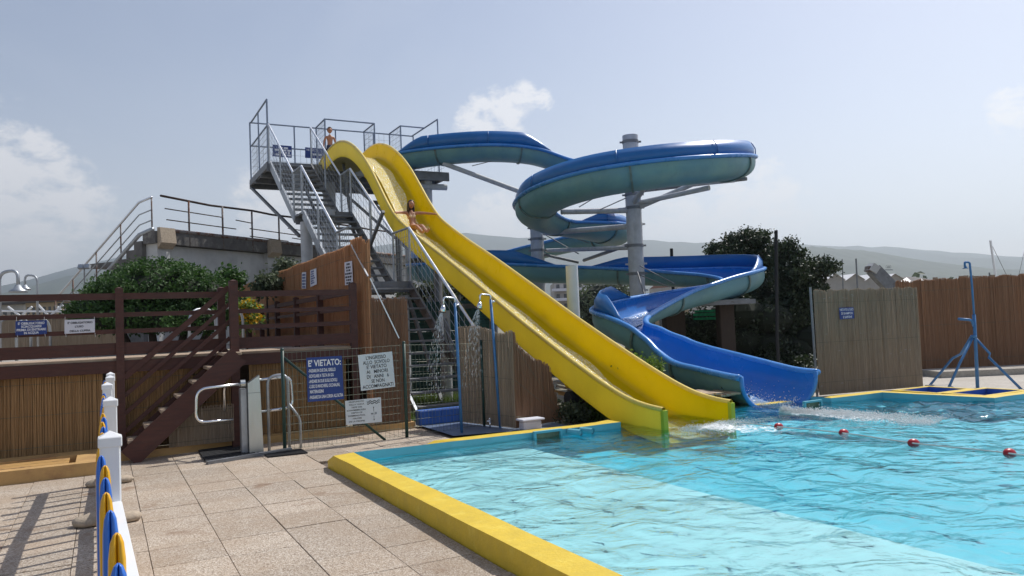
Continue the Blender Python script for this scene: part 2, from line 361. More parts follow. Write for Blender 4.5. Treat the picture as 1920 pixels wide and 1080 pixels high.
# pool: basin, coping
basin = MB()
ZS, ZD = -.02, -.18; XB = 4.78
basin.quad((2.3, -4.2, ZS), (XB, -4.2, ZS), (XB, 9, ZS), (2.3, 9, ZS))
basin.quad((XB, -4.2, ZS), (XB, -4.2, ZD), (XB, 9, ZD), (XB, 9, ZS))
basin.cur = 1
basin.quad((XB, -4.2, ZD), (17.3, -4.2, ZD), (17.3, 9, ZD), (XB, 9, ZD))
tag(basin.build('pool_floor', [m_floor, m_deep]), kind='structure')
cop = MB(); lin = MB()
n = len(POOL)
def wob(x, y, a): return noise.noise(Vector((x*1.7, y*1.7, 3)))*a
for i in range(n):
    a, b_ = Vector(POOL[i]), Vector(POOL[(i+1) % n]); A, B = Vector(POUT[i]), Vector(POUT[(i+1) % n])
    k = max(1, int((b_-a).length/.25))
    for q in range(k):
        t0, t1 = q/k, (q+1)/k
        p0, p1, o0, o1 = a.lerp(b_, t0), a.lerp(b_, t1), A.lerp(B, t0), A.lerp(B, t1)
        def top(v): return (.17 if v.y < 8.93 else .075)+wob(v.x, v.y, .008)
        def sh(v, o): w = wob(v.x+5, v.y, .012); return v+(o-v).normalized()*w
        p0s, p1s = sh(p0, o0), sh(p1, o1)
        e = .03
        cop.quad((p0s.x, p0s.y, top(p0)), (o0.x, o0.y, top(o0)-.004), (o1.x, o1.y, top(o1)-.004), (p1s.x, p1s.y, top(p1)))
        cop.quad((o0.x, o0.y, top(o0)-.004), (o0.x, o0.y, -.06), (o1.x, o1.y, -.06), (o1.x, o1.y, top(o1)-.004))
        lin.quad((p0s.x, p0s.y, .07), (p0s.x, p0s.y, top(p0)), (p1s.x, p1s.y, top(p1)), (p1s.x, p1s.y, .07))
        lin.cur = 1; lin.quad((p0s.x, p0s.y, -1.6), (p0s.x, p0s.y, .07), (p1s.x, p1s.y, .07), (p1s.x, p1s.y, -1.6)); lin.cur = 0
pw = empty('pool_wall', (7, 8.7, 0), 'low painted wall round the pool, yellow on top and outside', 'pool wall')
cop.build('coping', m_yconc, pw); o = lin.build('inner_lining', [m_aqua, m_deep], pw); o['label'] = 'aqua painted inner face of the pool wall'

# water: a closed body with a choppy top
def water_h(x, y):
    f = noise.noise
    h = f(Vector((x*.9+1.3, y*1.1, .2)))*.030+f(Vector((x*2.3, y*2.9, 5)))*.022+f(Vector((x*5.1, y*6.0, 9)))*.010+f(Vector((x*10.5, y*12, 2)))*.0055+(f(Vector((x*15, y*17, 7)))*.006*min(1, max(0, (x-6)/4))*min(1, max(0, (y-2)/4)))
    d = math.hypot(x-10.6, y-6.9); h += f(Vector((x*5, y*5, 1)))*.05*math.exp(-(d/1.3)**2)
    d = math.hypot(x-7.1, y-7.3); h += f(Vector((x*6, y*6, 4)))*.03*math.exp(-(d/.9)**2)
    return h+.09
wat = MB(); st = .055
x0, x1, y0w, y1w = 2.44, 17.08, -2.0, 9.22
NX, NY = int((x1-x0)/st), int((y1w-y0w)/st)
def clampxy(x, y):
    if x > 11.70 and y > 6.82: y = 6.82
    return x, min(y, 9.20 if 6.19 < x < 10.33 else 8.76-.0303*(x-2.5))
vs = []
for j in range(NY+1):
    for i in range(NX+1):
        x = x0+(x1-x0)*i/NX; y = y0w+(y1w-y0w)*j/NY; xx, yy = clampxy(x, y)
        vs.append((xx, yy, water_h(x, y)))
fs = []
for j in range(NY):
    for i in range(NX):
        a = j*(NX+1)+i
        if vs[a][1] >= vs[a+NX+1][1]-1e-6 and vs[a+1][1] >= vs[a+NX+2][1]-1e-6: continue
        fs.append((a, a+1, a+NX+2, a+NX+1))
# close the body below the pool floor
edge = {}
for f in fs:
    for k in range(4):
        e = (f[k], f[(k+1) % 4])
        if (e[1], e[0]) in edge: del edge[(e[1], e[0])]
        else: edge[e] = 1
bot = {}
for (a, b_) in list(edge):
    for q in (a, b_):
        if q not in bot: bot[q] = len(vs); vs.append((vs[q][0], vs[q][1], -1.5))
    fs.append((b_, a, bot[a], bot[b_]))
cidx = len(vs); vs.append((8, 3, -1.5))
for (a, b_) in edge: fs.append((bot[b_], bot[a], cidx))
me = bpy.data.meshes.new('pool_water'); me.from_pydata(vs, [], fs); me.update(); me.polygons.foreach_set('use_smooth', [True]*len(fs))
m = bpy.data.materials.new('pool_water'); m.use_nodes = True; t = m.node_tree; t.nodes.clear(); n_ = t.nodes.new; l_ = t.links.new
g = n_('ShaderNodeNewGeometry')
mpw = n_('ShaderNodeMapping'); mpw.inputs['Scale'].default_value = (1, 1.25, 1); l_(g.outputs['Position'], mpw.inputs[0])
na = n_('ShaderNodeTexNoise'); na.inputs['Scale'].default_value = 2.3; na.inputs['Detail'].default_value = 2.5; na.inputs['Roughness'].default_value = .4; na.inputs['Distortion'].default_value = 1.4; l_(mpw.outputs[0], na.inputs['Vector'])
nb = n_('ShaderNodeTexNoise'); nb.inputs['Scale'].default_value = 11; nb.inputs['Detail'].default_value = 3; nb.inputs['Distortion'].default_value = .6; l_(mpw.outputs[0], nb.inputs['Vector'])
mm = n_('ShaderNodeMath'); mm.operation = 'MULTIPLY_ADD'; l_(nb.outputs['Fac'], mm.inputs[0]); mm.inputs[1].default_value = .14; l_(na.outputs['Fac'], mm.inputs[2])
bp = n_('ShaderNodeBump'); bp.inputs['Strength'].default_value = .42; bp.inputs['Distance'].default_value = .12; l_(mm.outputs[0], bp.inputs['Height'])
fr = n_('ShaderNodeFresnel'); fr.inputs['IOR'].default_value = 1.33; l_(bp.outputs[0], fr.inputs['Normal'])
gl = n_('ShaderNodeBsdfGlossy'); gl.inputs['Roughness'].default_value = .04; l_(bp.outputs[0], gl.inputs['Normal'])
tp = n_('ShaderNodeBsdfTransparent'); tp.inputs[0].default_value = (.90, .98, .99, 1)
rf = n_('ShaderNodeBsdfRefraction'); rf.inputs['IOR'].default_value = 1.25; rf.inputs['Roughness'].default_value = .0; rf.inputs['Color'].default_value = (.95, 1, 1, 1); l_(bp.outputs[0], rf.inputs['Normal'])
mi = n_('ShaderNodeMixShader'); mi.inputs[0].default_value = .12; l_(tp.outputs[0], mi.inputs[1]); l_(rf.outputs[0], mi.inputs[2])
mg = n_('ShaderNodeMixShader'); l_(fr.outputs[0], mg.inputs[0]); l_(mi.outputs[0], mg.inputs[1]); l_(gl.outputs[0], mg.inputs[2])
va = n_('ShaderNodeVolumeAbsorption'); va.inputs['Color'].default_value = (.12, .78, .92, 1); va.inputs['Density'].default_value = .10
mo = n_('ShaderNodeOutputMaterial'); l_(mg.outputs[0], mo.inputs['Surface']); l_(va.outputs[0], mo.inputs['Volume'])
tag(new_obj('pool_water', me, m), kind='structure')

# right-hand apron and terrace
ap = MB(); ap.poly([(p[0], p[1], -.006) for p in ((11.66, 8.70), (11.85, 6.98), (17.2, 6.98), (17.24, 5), (30, 5), (30, 14.5), (11.4, 14.5))])
tag(ap.build('concrete_apron', m_apron), kind='structure')
ter = MB(); ter.box((-40, 12.95, -.2), (3.40, 40, 1.28)); ter.box((-40, 11.9, -.2), (-3.3, 12.95, 1.28))
tag(ter.build('upper_terrace', m_apron), kind='structure')

# far hills, with real distance and height
def hill(name, d, prof, depth, mcol, seed):
    """ridge line measured as (px, py of crest); the slope rises towards it over `depth` metres"""
    b = MB(); ns = 150; rows = 7
    xs = [p[0] for p in prof]
    for i in range(ns+1):
        px = xs[0]+(xs[-1]-xs[0])*i/ns
        for k in range(len(prof)-1):
            if prof[k][0] <= px <= prof[k+1][0]:
                tt = (px-prof[k][0])/(prof[k+1][0]-prof[k][0]); tt = tt*tt*(3-2*tt)*.5+tt*.5; py = prof[k][1]+(prof[k+1][1]-prof[k][1])*tt; break
        crest = DP(px, py, d)
        jag = noise.noise(Vector((px*.045, seed, 0)))*d*.0022+noise.noise(Vector((px*.16, seed, 3)))*d*.0011
        for r in range(rows+1):
            s_ = r/rows
            q = crest-f0*depth*(1-s_)
            zc = (crest.z+jag)*(s_**1.3)+noise.noise(Vector((q.x*.004, q.y*.004, seed)))*d*.010*math.sin(math.pi*s_)
            b.v.append((q.x, q.y, zc if r else -2))
        q = crest+f0*depth*.8; b.v.append((q.x, q.y, -2))
    R2 = rows+2
    for i in range(ns):
        for r in range(R2-1):
            b.f.append((i*R2+r, (i+1)*R2+r, (i+1)*R2+r+1, i*R2+r+1))
    b.mi = [0]*len(b.f)
    return tag(b.build(name, mcol, None, True), kind='structure')
m_hill = M('wooded_hill', (.022, .036, .022), .95, scale=.012, col2=(.07, .085, .05), detail=10)
m_hill2 = M('far_hill', (.025, .04, .03), .95, scale=.006, col2=(.06, .075, .05), detail=10)
hill('hills', 4200, [(-900, 520), (-500, 560), (-200, 590), (0, 545), (60, 525), (160, 497), (240, 478), (360, 470), (500, 462), (640, 468), (760, 455), (870, 437), (900, 440), (975, 447), (1050, 440), (1130, 446), (1300, 455), (1420, 452), (1550, 461), (1660, 463), (1760, 470), (1920, 482), (2300, 470), (2900, 500)], 2200, m_hill2, 1.0)
hill('hills', 2300, [(1180, 560), (1300, 528), (1400, 486), (1480, 462), (1530, 463), (1620, 470), (1700, 484), (1760, 500), (1830, 512), (1920, 530), (2300, 545)], 1100, m_hill, 4.0)
hill('hills', 2700, [(-600, 600), (-300, 565), (-60, 560), (0, 553), (80, 536), (150, 512), (230, 500), (330, 505), (420, 530), (560, 560)], 1300, m_hill, 9.0)
# the air
hzb = MB(); hzb.box((-6200, -300, -4), (6500, 6600, 600))
hm = bpy.data.materials.new('haze'); hm.use_nodes = True; t = hm.node_tree; t.nodes.clear()
pv = t.nodes.new('ShaderNodeVolumePrincipled'); pv.inputs['Density'].default_value = 2.3e-4; pv.inputs['Color'].default_value = (.80, .91, 1, 1); pv.inputs['Anisotropy'].default_value = .5
mo = t.nodes.new('ShaderNodeOutputMaterial'); t.links.new(pv.outputs[0], mo.inputs['Volume'])
tag(hzb.build('haze', hm), kind='stuff')
# ================================================================== SIGNS
def text_pts(s):
    cu = bpy.data.curves.new('lettering', 'FONT'); cu.body = s; cu.size = 1; cu.resolution_u = 3; cu.fill_mode = 'FRONT'
    return cu
def text_mesh(s, weight=0.0):
    cu = text_pts(s); cu.offset = weight
    o = bpy.data.objects.new('lettering', cu); COL.objects.link(o)
    dg = bpy.context.evaluated_depsgraph_get(); me = bpy.data.meshes.new_from_object(o.evaluated_get(dg))
    bpy.data.objects.remove(o); bpy.data.curves.remove(cu)
    return me
def quad_sign(name, label, q, plate, ink, lines, weight=.02, thick=.006, marks=None, parent=None):
    """q = TL, TR, BR, BL world points; lines = (text, left 0-1, right 0-1, baseline 0-1 down, cap height 0-1)"""
    TL, TR, BR, BL = [Vector(p) for p in q]
    nrm = (TR-TL).cross(BL-TL).normalized()
    if nrm.dot(EYE-TL) < 0: nrm = -nrm
    c = (TL+TR+BR+BL)/4
    root = empty(name, c, label, 'sign')
    b = MB(); f = [p+nrm*thick*.5 for p in (TL, TR, BR, BL)]; k = [p-nrm*thick*.5 for p in (TL, TR, BR, BL)]
    b.add(f+k, [(0, 1, 2, 3), (7, 6, 5, 4), (0, 4, 5, 1), (1, 5, 6, 2), (2, 6, 7, 3), (3, 7, 4, 0)])
    plate_o = b.build('plate', plate, root)
    def at(u, v): return (TL*(1-u)+TR*u)*(1-v)+(BL*(1-u)+BR*u)*v+nrm*(thick*.5+.002)
    for (s, u0, u1, base, cap) in lines:
        me = text_mesh(s, weight)
        if not me.vertices: continue
        xs = [v.co.x for v in me.vertices]; xa, xb = min(xs), max(xs)
        for v in me.vertices:
            v.co = at(u0+(v.co.x-xa)/(xb-xa)*(u1-u0), base-v.co.y/.69*cap)
        new_obj('lettering', me, ink, plate_o)
    for st in (marks or []):
        mb = MB()
        pts = [at(u, v) for u, v in st[0]]
        for i in range(len(pts)-1): mb.bar(pts[i], pts[i+1], st[1], .001, nrm)
        mb.build('printed_mark', ink, plate_o)
    return root

def blurred_rows(rows, w, seed):
    """rows of print too small to read: short dashes; rows = (left, right, height down)"""
    r = random.Random(seed); out = []
    for (u0, u1, v) in rows:
        u = u0
        while u < u1-.02:
            e = min(u1, u+r.uniform(.10, .30)); out.append(([(u, v), (e, v)], w)); u = e+.05
    return out
# ================================================================== DECK WITH RAILINGS AND STEPS
DZ = 1.33; DY = 11.65
deck = empty('timber_deck', (1, 11.7, 0), 'raised red-brown timber deck with slatted railings and a side stair', 'deck')
pl = MB(); pl.box((0, 0, 0), (6.7, .135, .032)); plm = pl.mesh('plank'); plm.materials.append(m_tread)
for i in range(9):
    o = new_obj('plank', plm, None, deck); o.location = (-3.28, DY-.03+i*.145, DZ-.032)
def dbar(name, a, b, w, h, par=deck, m=None):
    q = MB(); q.bar(a, b, w, h); return q.build(name, m or m_wood, par)
dbar('fascia', (-3.3, DY-.03, DZ-.115), (3.42, DY-.03, DZ-.115), .05, .16)
def dpost(x, y, z0, z1, w=.085):
    q = MB(); q.box((x-w/2, y-w/2, z0), (x+w/2, y+w/2, z1)); c = Vector((x, y, z1+.022)); e = w/2
    q.add([(x-e*.8, y-e*.8, z1+.004), (x+e*.8, y-e*.8, z1+.004), (x+e*.8, y+e*.8, z1+.004), (x-e*.8, y+e*.8, z1+.004), c], [(0, 1, 4), (1, 2, 4), (2, 3, 4), (3, 0, 4)])
    return q.build('post', m_wood, deck)
for x in (-2.9, -1.30, .19): dpost(x, DY-.03, 0, 2.27, .10)
dpost(1.62, 11.36, 0, 2.34, .115); dpost(1.50, DY+.05, 1.2, 2.26, .10); dpost(3.42, DY-.03, .0, 2.30, .10)
for (xa, xb) in ((-2.85, -1.35), (-1.25, .14), (.24, 1.45), (1.68, 3.37)):
    y = DY-.03 if xb < 1.6 else DY-.06
    for z, h in ((2.165, .085), (1.915, .06), (1.69, .06)):
        dbar('rail', (xa, y, z), (xb, y, z), .04, h)
    dbar('kick_board', (xa, y-.003, 1.455), (xb, y-.003, 1.455), .035, .16)
# side railing running back from the front right corner
for y in (13.6, 15.5, 17.4, 19.3, 21.1): dpost(3.40, y, 1.2, 2.26, .10)
for z, h in ((2.17, .085), (1.915, .06), (1.69, .06)):
    ys = (DY+.03, 13.55, 13.65, 15.45, 15.55, 17.35, 17.45, 19.25, 19.35, 21.05)
    for i in range(0, 10, 2): dbar('rail', (3.40, ys[i], z), (3.40, ys[i+1], z), .04, h)
# stair climbing along the deck front
sa, sb = Vector((.26, 10.98, .06)), Vector((1.62, 10.98, 1.30))
for y in (10.98, 11.56): dbar('stringer', (sa.x, y, sa.z), (sb.x, y, sb.z), .045, .27)
tm = MB(); tm.bevbox((0, 0, 0), (.25, .52, .04), .006); tme = tm.mesh('tread'); tme.materials.append(m_tread)
for i in range(7):
    t_ = (i+.55)/7.0; p = sa.lerp(sb, t_); o = new_obj('tread', tme, None, deck); o.location = (p.x-.12, 11.01, p.z+.08)
for dz, h in ((.86, .075), (.62, .055), (.38, .055), (.14, .055)):
    dbar('stair_rail', (.235, 11.60, .20+dz), (1.58, 11.48, 1.43+dz-.03), .035, h)
# split-cane screens hung under the deck
def reed_panel(root, name, a, b, z0, z1f, step, r, m, seed=1, lean=0.0, backing=None, n=5):
    """upright reeds from a to b (plan), tops given by z1f(t): joined, because nobody could pick single reeds out"""
    q = MB(); rs = random.Random(seed); a = Vector((a[0], a[1], 0)); b = Vector((b[0], b[1], 0)); L_ = (b-a).length; d = (b-a)/L_; nn = Vector((-d.y, d.x, 0)); k = int(L_/step)
    for i in range(k):
        t = (i+.5)/k; p = a+d*(L_*t+rs.uniform(-.3, .3)*step)+nn*rs.uniform(-.006, .006); zt = z1f(t)+rs.gauss(0, .006); zb = z0(t) if callable(z0) else z0
        if rs.random() < .006: zt -= rs.uniform(.02, .08)
        lx = d*rs.gauss(0, .007)+nn*rs.gauss(0, .004)
        rr = r*rs.uniform(.7, 1.25)
        mid = p+lx*.4+zz*((zt+zb)/2)
        q.tube([p+zz*(zb+rs.uniform(0, .02)), mid+nn*rs.gauss(0, .003), p+lx+zz*zt+nn*lean], rr, n, caps=False)
    o = q.build(name, m, root, smooth=True); o['kind'] = 'stuff'
    bk = MB(); sideb = nn if nn.dot(EYE-a) < 0 else -nn; kb_ = 40
    for i in range(kb_):
        t0, t1 = i/kb_, (i+1)/kb_; p, p2 = a.lerp(b, t0)+sideb*.012, a.lerp(b, t1)+sideb*.012; zb0 = z0(t0) if callable(z0) else z0
        bk.quad((p.x, p.y, zb0), (p2.x, p2.y, zb0), (p2.x, p2.y, z1f(t1)-.03), (p.x, p.y, z1f(t0)-.03))
    bk.build('under_layer', m, root)
    ties = MB(); hh = z1f(.5)-(z0(.5) if callable(z0) else z0)
    for fz in (.12, .5, .88):
        za = (z0(0) if callable(z0) else z0); zb2 = (z0(1) if callable(z0) else z0)
        side = nn if nn.dot(EYE-a) > 0 else -nn
        ties.cyl(a+side*(r*1.7)+zz*(za+(z1f(0)-za)*fz), b+side*(r*1.7)+zz*(zb2+(z1f(1)-zb2)*fz), .0025, 4)
    ties.build('tie_wire', m_wire, o)
    return o
def cane_screen(label, a, b, z0, z1, step, r, m, seed, back=True):
    root = empty('reed_screen', (a[0], a[1], z0), label, 'reed screen', None)
    reed_panel(root, 'reeds', a, b, z0, lambda t: z1, step, r, m, seed)
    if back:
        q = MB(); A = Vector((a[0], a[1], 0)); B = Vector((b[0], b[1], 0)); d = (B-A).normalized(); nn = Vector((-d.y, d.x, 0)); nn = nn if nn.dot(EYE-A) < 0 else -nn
        A = A+nn*.05; B = B+nn*.05; q.add([(A.x, A.y, z0), (B.x, B.y, z0), (B.x, B.y, z1-.02), (A.x, A.y, z1-.02)], [(0, 1, 2, 3)]); q.build('dark_sheet', m_dark, root)  # near-black sheet put in for the darkness behind the canes
    return root
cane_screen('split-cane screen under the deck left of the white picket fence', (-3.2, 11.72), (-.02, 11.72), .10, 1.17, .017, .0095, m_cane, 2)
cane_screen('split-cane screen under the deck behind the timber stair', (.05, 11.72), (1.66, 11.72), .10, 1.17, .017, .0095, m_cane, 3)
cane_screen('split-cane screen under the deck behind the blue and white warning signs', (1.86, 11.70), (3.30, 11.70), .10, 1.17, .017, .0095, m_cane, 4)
cane_screen('grey fine reed mat filling the triangle below the timber stair', (.75, 11.30), (1.58, 11.30), .10, .62, .011, .0055, m_reedg, 5)

# ochre kerbs, foot tray
kb = MB(); 
def kerb_strip(b, pts, w, z1, z0=-.03):
    for i in range(len(pts)-1):
        a, c = Vector((*pts[i], 0)), Vector((*pts[i+1], 0)); d = (c-a).normalized(); nn = Vector((-d.y, d.x, 0))*w
        b.add([a+zz*z0, c+zz*z0, c+nn+zz*z0, a+nn+zz*z0, a+zz*z1, c+zz*z1, c+nn+zz*z1, a+nn+zz*z1], [(3, 2, 1, 0), (4, 5, 6, 7), (0, 1, 5, 4), (1, 2, 6, 5), (2, 3, 7, 6), (3, 0, 4, 7)])
kerb_strip(kb, [(.06, 11.22), (1.66, 11.47), (2.9, 11.42), (4.28, 11.36)], .26, .10)
tag(kb.build('kerb', m_ochre), 'ochre concrete kerb along the foot of the deck', 'kerb')
tray = empty('foot_tray', (-1, 10.6, 0), 'wet ochre concrete foot tray with wooden duckboard left of the picket fence', 'foot tray')
q = MB(); q.box((-3.4, 10.37, -.03), (-.07, 10.52, .15)); q.box((-3.4, 11.22, -.03), (-.07, 11.60, .145)); q.box((-.32, 10.523, -.03), (-.07, 11.217, .145)); q.box((-3.4, 10.523, -.03), (-.323, 11.217, .02)); q.build('tray', m_ochre, tray)
sl = MB(); sl.bevbox((0, 0, 0), (2.9, .085, .03), .005); slm = sl.mesh('slat'); slm.materials.append(m_slat)
for i in range(6):
    o = new_obj('slat', slm, None, tray); o.location = (-3.3, 10.545+i*.112, .095)
    o.rotation_euler = (0, 0, rs.uniform(-.006, .006))

# ------------------------------------------------------------------ white picket fence, blue and yellow pickets
fence = empty('picket_fence', (.04, 6, 0), 'white plastic fence with alternating blue and yellow pickets beside the camera', 'fence')
PW = .075
pm = MB(); pm.bevbox((-PW/2, -PW/2, 0), (PW/2, PW/2, 1.19), .006); pm.bevbox((-PW/2-.006, -PW/2-.006, 1.165), (PW/2+.006, PW/2+.006, 1.205), .004)
e = PW/2+.004; pm.add([(-e, -e, 1.203), (e, -e, 1.203), (e, e, 1.203), (-e, e, 1.203), (0, 0, 1.228)], [(0, 1, 4), (1, 2, 4), (2, 3, 4), (3, 0, 4)])
pme = pm.mesh('fence_post'); pme.materials.append(m_white)
for y, dx in ((.6, .07), (3.52, .015), (5.59, .03), (7.45, .018), (8.82, .05), (9.66, .058)):
    o = new_obj('fence_post', pme, None, fence); o.location = (dx, y, 0)
rl = MB(); rl.bevbox((-.022, 0, -.05), (.022, 1, .05), .005); rme = rl.mesh('fence_rail'); rme.materials.append(m_white)
for (ya, yb, xa, xb) in ((.64, 3.48, .075, .02), (3.56, 5.55, .015, .03), (5.63, 7.41, .03, .018), (7.49, 8.78, .02, .05), (8.86, 9.62, .05, .058)):
    for z in (.25, .90):
        o = new_obj('fence_rail', rme, None, fence); o.location = (xa+.012, ya, z); o.scale = (1, math.hypot(yb-ya, xb-xa), 1); o.rotation_euler = (0, 0, -math.atan2(xb-xa, yb-ya))
pk = MB()                                      # two-ribbed moulded picket with rounded tip
prof = [(.0, .030), (1.0, .030), (1.09, .028), (1.128, .022), (1.145, .013), (1.15, .004)]
for sgn in (-1, 1):
    c = sgn*.0098; prev = None
    for (z, w) in prof:
        s_ = w/.030; ring = [(c+math.cos(a)*.0102*s_-(c*(1-s_)), math.sin(a)*.022*max(.35, s_), z) for a in [2*math.pi*k/8 for k in range(8)]]
        pk.v += ring
    base = len(pk.v)-8*len(prof)
    for i in range(len(prof)-1):
        for k in range(8): pk.f.append((base+i*8+k, base+i*8+(k+1) % 8, base+i*8+8+(k+1) % 8, base+i*8+8+k))
    pk.f.append(tuple(base+8*(len(prof)-1)+k for k in range(8)))
pk.mi = [0]*len(pk.f)
meb = pk.mesh('picket', True); meb.materials.append(m_pblue); mey = meb.copy(); mey.materials.clear(); mey.materials.append(m_pyel)
yv = 1.20; k = 0
while yv < 9.6:
    if all(abs(yv-py) > .075 for py in (3.52, 5.59, 7.45, 8.82)):
        o = new_obj('picket', meb if k % 2 == 0 else mey, None, fence); o.location = (-.018+.004*max(0, yv-4)+.020*max(0, 3.6-yv), yv, .0); o.rotation_euler = (0, rs.uniform(-.006, .006), 0)
    k += 1; yv += .272
for (x, y, s_, lab) in ((.155, 7.58, .095, 'nearer rough stone on the pool side of the picket fence'), (-.13, 7.62, .11, 'nearer rough stone on the deck side of the picket fence'), (.16, 9.62, .085, 'farther rough stone on the pool side of the picket fence'), (-.10, 9.58, .085, 'farther rough stone on the deck side of the picket fence')):
    q = MB(); q.sphere((x, y, s_*.34), s_, 16, 10, (1.25, 1.0, .55), .0)
    q.v = [(v[0]+noise.noise(Vector(v)*14)*.012, v[1]+noise.noise(Vector(v)*14+Vector((5, 0, 0)))*.012, max(0, v[2]+noise.noise(Vector(v)*14+Vector((0, 9, 0)))*.012)) for v in q.v]
    tag(q.build('stone', m_stone, None, True), lab, 'stone', 'stones weighting the picket fence')

# ------------------------------------------------------------------ turnstile, hoop rail, grates
ts = empty('turnstile', (1.72, 10.65, 0), 'brushed steel turnstile cabinet with bent tube arms in front of the deck', 'turnstile')
p = G(478, 850); bx, by = p.x, p.y
q = MB(); wz = 1.0
q.add([(bx-.075, by-.05, 0), (bx+.105, by-.05, 0), (bx+.105, by+.08, 0), (bx-.075, by+.08, 0), (bx-.075, by-.045, .93), (bx+.075, by-.045, 1.03), (bx+.075, by+.075, 1.03), (bx-.075, by+.075, .93)],
      [(3, 2, 1, 0), (4, 5, 6, 7), (0, 1, 5, 4), (1, 2, 6, 5), (2, 3, 7, 6), (3, 0, 4, 7)])
cab_o = q.build('cabinet', m_steel, ts)
q = MB(); q.box((bx-.074, by-.0505, .80), (bx+.080, by-.044, .806)); q.build('seam', m_galvd, cab_o)
q = MB(); q.bevbox((bx-.16, by+.02, 0), (bx-.078, by+.16, .86), .008); q.build('side_cabinet', m_galv, ts)
q = MB(); q.cyl((bx-.16, by+.02, .93), (bx-.10, by+.02, .93), .05, 12); q.build('hub', m_steel, ts)
def bent(pts, r, n=10, k=5):
    """polyline with rounded corners"""
    P = [Vector(p) for p in pts]; out = [P[0]]
    for i in range(1, len(P)-1):
        a = P[i-1]-P[i]; b = P[i+1]-P[i]; rr = min(r, a.length*.45, b.length*.45); s1 = P[i]+a.normalized()*rr; s2 = P[i]+b.normalized()*rr
        for j in range(k+1):
            t = j/k; out.append(s1*(1-t)**2+P[i]*2*t*(1-t)+s2*t*t)
    out.append(P[-1]); return out
q = MB(); q.tube(bent([(bx-.1, by+.02, .93), (bx-.70, by+.0, .90), (bx-.72, by+.0, .47), (bx-.26, by+.02, .47)], .13), .02, 8); q.build('arm', m_chrome, ts, True)
q = MB(); q.tube(bent([(bx+.07, by+.05, .96), (bx+.52, by+.12, .98), (bx+.54, by+.12, .55), (bx+.09, by+.10, .53)], .12), .02, 8); q.build('arm', m_chrome, ts, True)
q = MB(); q.tube(bent([(bx-.13, by+.03, .92), (bx-.32, by+.35, .90), (bx-.32, by+.36, .55)], .08), .018, 8); q.build('arm', m_chrome, ts, True)
hr = empty('hoop_rail', G(520, 848), 'galvanised hoop handrail between turnstile and wire fence', 'handrail')
a = G(505, 846); b = G(543, 843)
q = MB(); q.tube(bent([a, a+zz*1.0, b+zz*1.02, b], .13), .02, 8); q.build('hoop', m_galv, hr, True)
c = b+Vector((.16, .03, 0)); q = MB(); q.tube(bent([b+zz*.62, c+zz*.40, c], .08), .018, 8); q.build('side_bar', m_galv, hr, True)
gm = empty('rubber_grating', G(420, 850), 'black rubber grating on the slabs at the turnstile foot', 'grating')
g0 = [G(372, 845, .012), G(462, 832, .012), G(490, 848, .012), G(385, 866, .012)]
for i in range(9):
    t0, t1 = i/9, (i+.72)/9
    a, b, c, d = g0[0].lerp(g0[3], t0), g0[1].lerp(g0[2], t0), g0[1].lerp(g0[2], t1), g0[0].lerp(g0[3], t1)
    q = MB(); q.add([p-zz*.01 for p in (a, b, c, d)]+[p+zz*.012 for p in (a, b, c, d)], [(3, 2, 1, 0), (4, 5, 6, 7), (0, 1, 5, 4), (1, 2, 6, 5), (2, 3, 7, 6), (3, 0, 4, 7)]); q.build('bar', m_black, gm)
q = MB(); 
for i in range(14):
    t0 = (i+.2)/14; a = g0[0].lerp(g0[1], t0); b = g0[3].lerp(g0[2], t0); q.bar(a+zz*.0, b+zz*.0, .02, .016)
q.build('cross_bars', m_black, gm)
q = MB(); a, b = G(388, 868, .02), G(545, 842, .02); q.bar(a, b, .07, .04); q.build('edge_strip', m_galvd, gm)
gm2 = MB(); a, b = G(500, 856, .01), G(575, 848, .01); 
for i in range(8):
    off = Vector((.0, .05*i-.05, 0)); gm2.bar(a+off, b+off, .025, .02)
tag(gm2.build('drain_grate', m_black), 'dark drain grate under the hoop handrail', 'drain grate')

# ------------------------------------------------------------------ wire mesh fence with signs
FY = 10.53
wf = empty('wire_fence', (3, FY, 0), 'green wire mesh fence with diagonal brace in front of the deck and showers', 'wire fence')
def gpost(px, py0, py1, y=FY, r=.024):
    a = YP(px, py1, y); b = YP(px, py0, y); q = MB(); q.cyl((b.x, y, -.02), (b.x, y, b.z), r, 10); q.sphere((b.x, y, b.z), r*1.15, 8, 5); return q.build('fence_post', m_green, wf, True), b
_, pa = gpost(529, 656, 845); _, pb = gpost(757, 643, 822)
_, pc = gpost(902, 640, 812, 10.75, .02); _, pd = gpost(963, 637, 808, 10.2, .022)
q = MB(); q.cyl((pa.x, FY, pa.z-.09), (G(725, 826).x, FY-.02, .0), .018, 8); q.build('brace', m_green, wf, True)
def wires(a, b, za, zb, name):
    q = MB(); a = Vector((a[0], a[1], 0)); b = Vector((b[0], b[1], 0)); L_ = (b-a).length; nv = int(L_/.062)
    for i in range(nv+1):
        t = i/nv; p = a.lerp(b, t); q.tube([p+zz*.02, p+zz*(za+(zb-za)*t)], .0022, 3, False)
    for j in range(13):
        f_ = j/12; q.tube([a+zz*(.03+(za-.03)*f_), (a+b)/2+zz*(.03+((za+zb)/2-.03)*f_-.008+.006*random.random()), b+zz*(.03+(zb-.03)*f_)], .0024, 3, False)
    o = q.build(name, m_wire, wf); return o
wires((pa.x, FY), (pb.x, FY), pa.z-.04, pb.z-.03, 'wire_mesh'); wires((pb.x, FY), (pc.x, 10.75), pb.z-.03, pc.z-.03, 'wire_mesh'); wires((pc.x, 10.75), (pd.x, 10.2), pc.z-.02, pd.z-.02, 'wire_mesh')
SY = FY-.03
def yq(c, y): return [YP(px, py, y) for px, py in c]
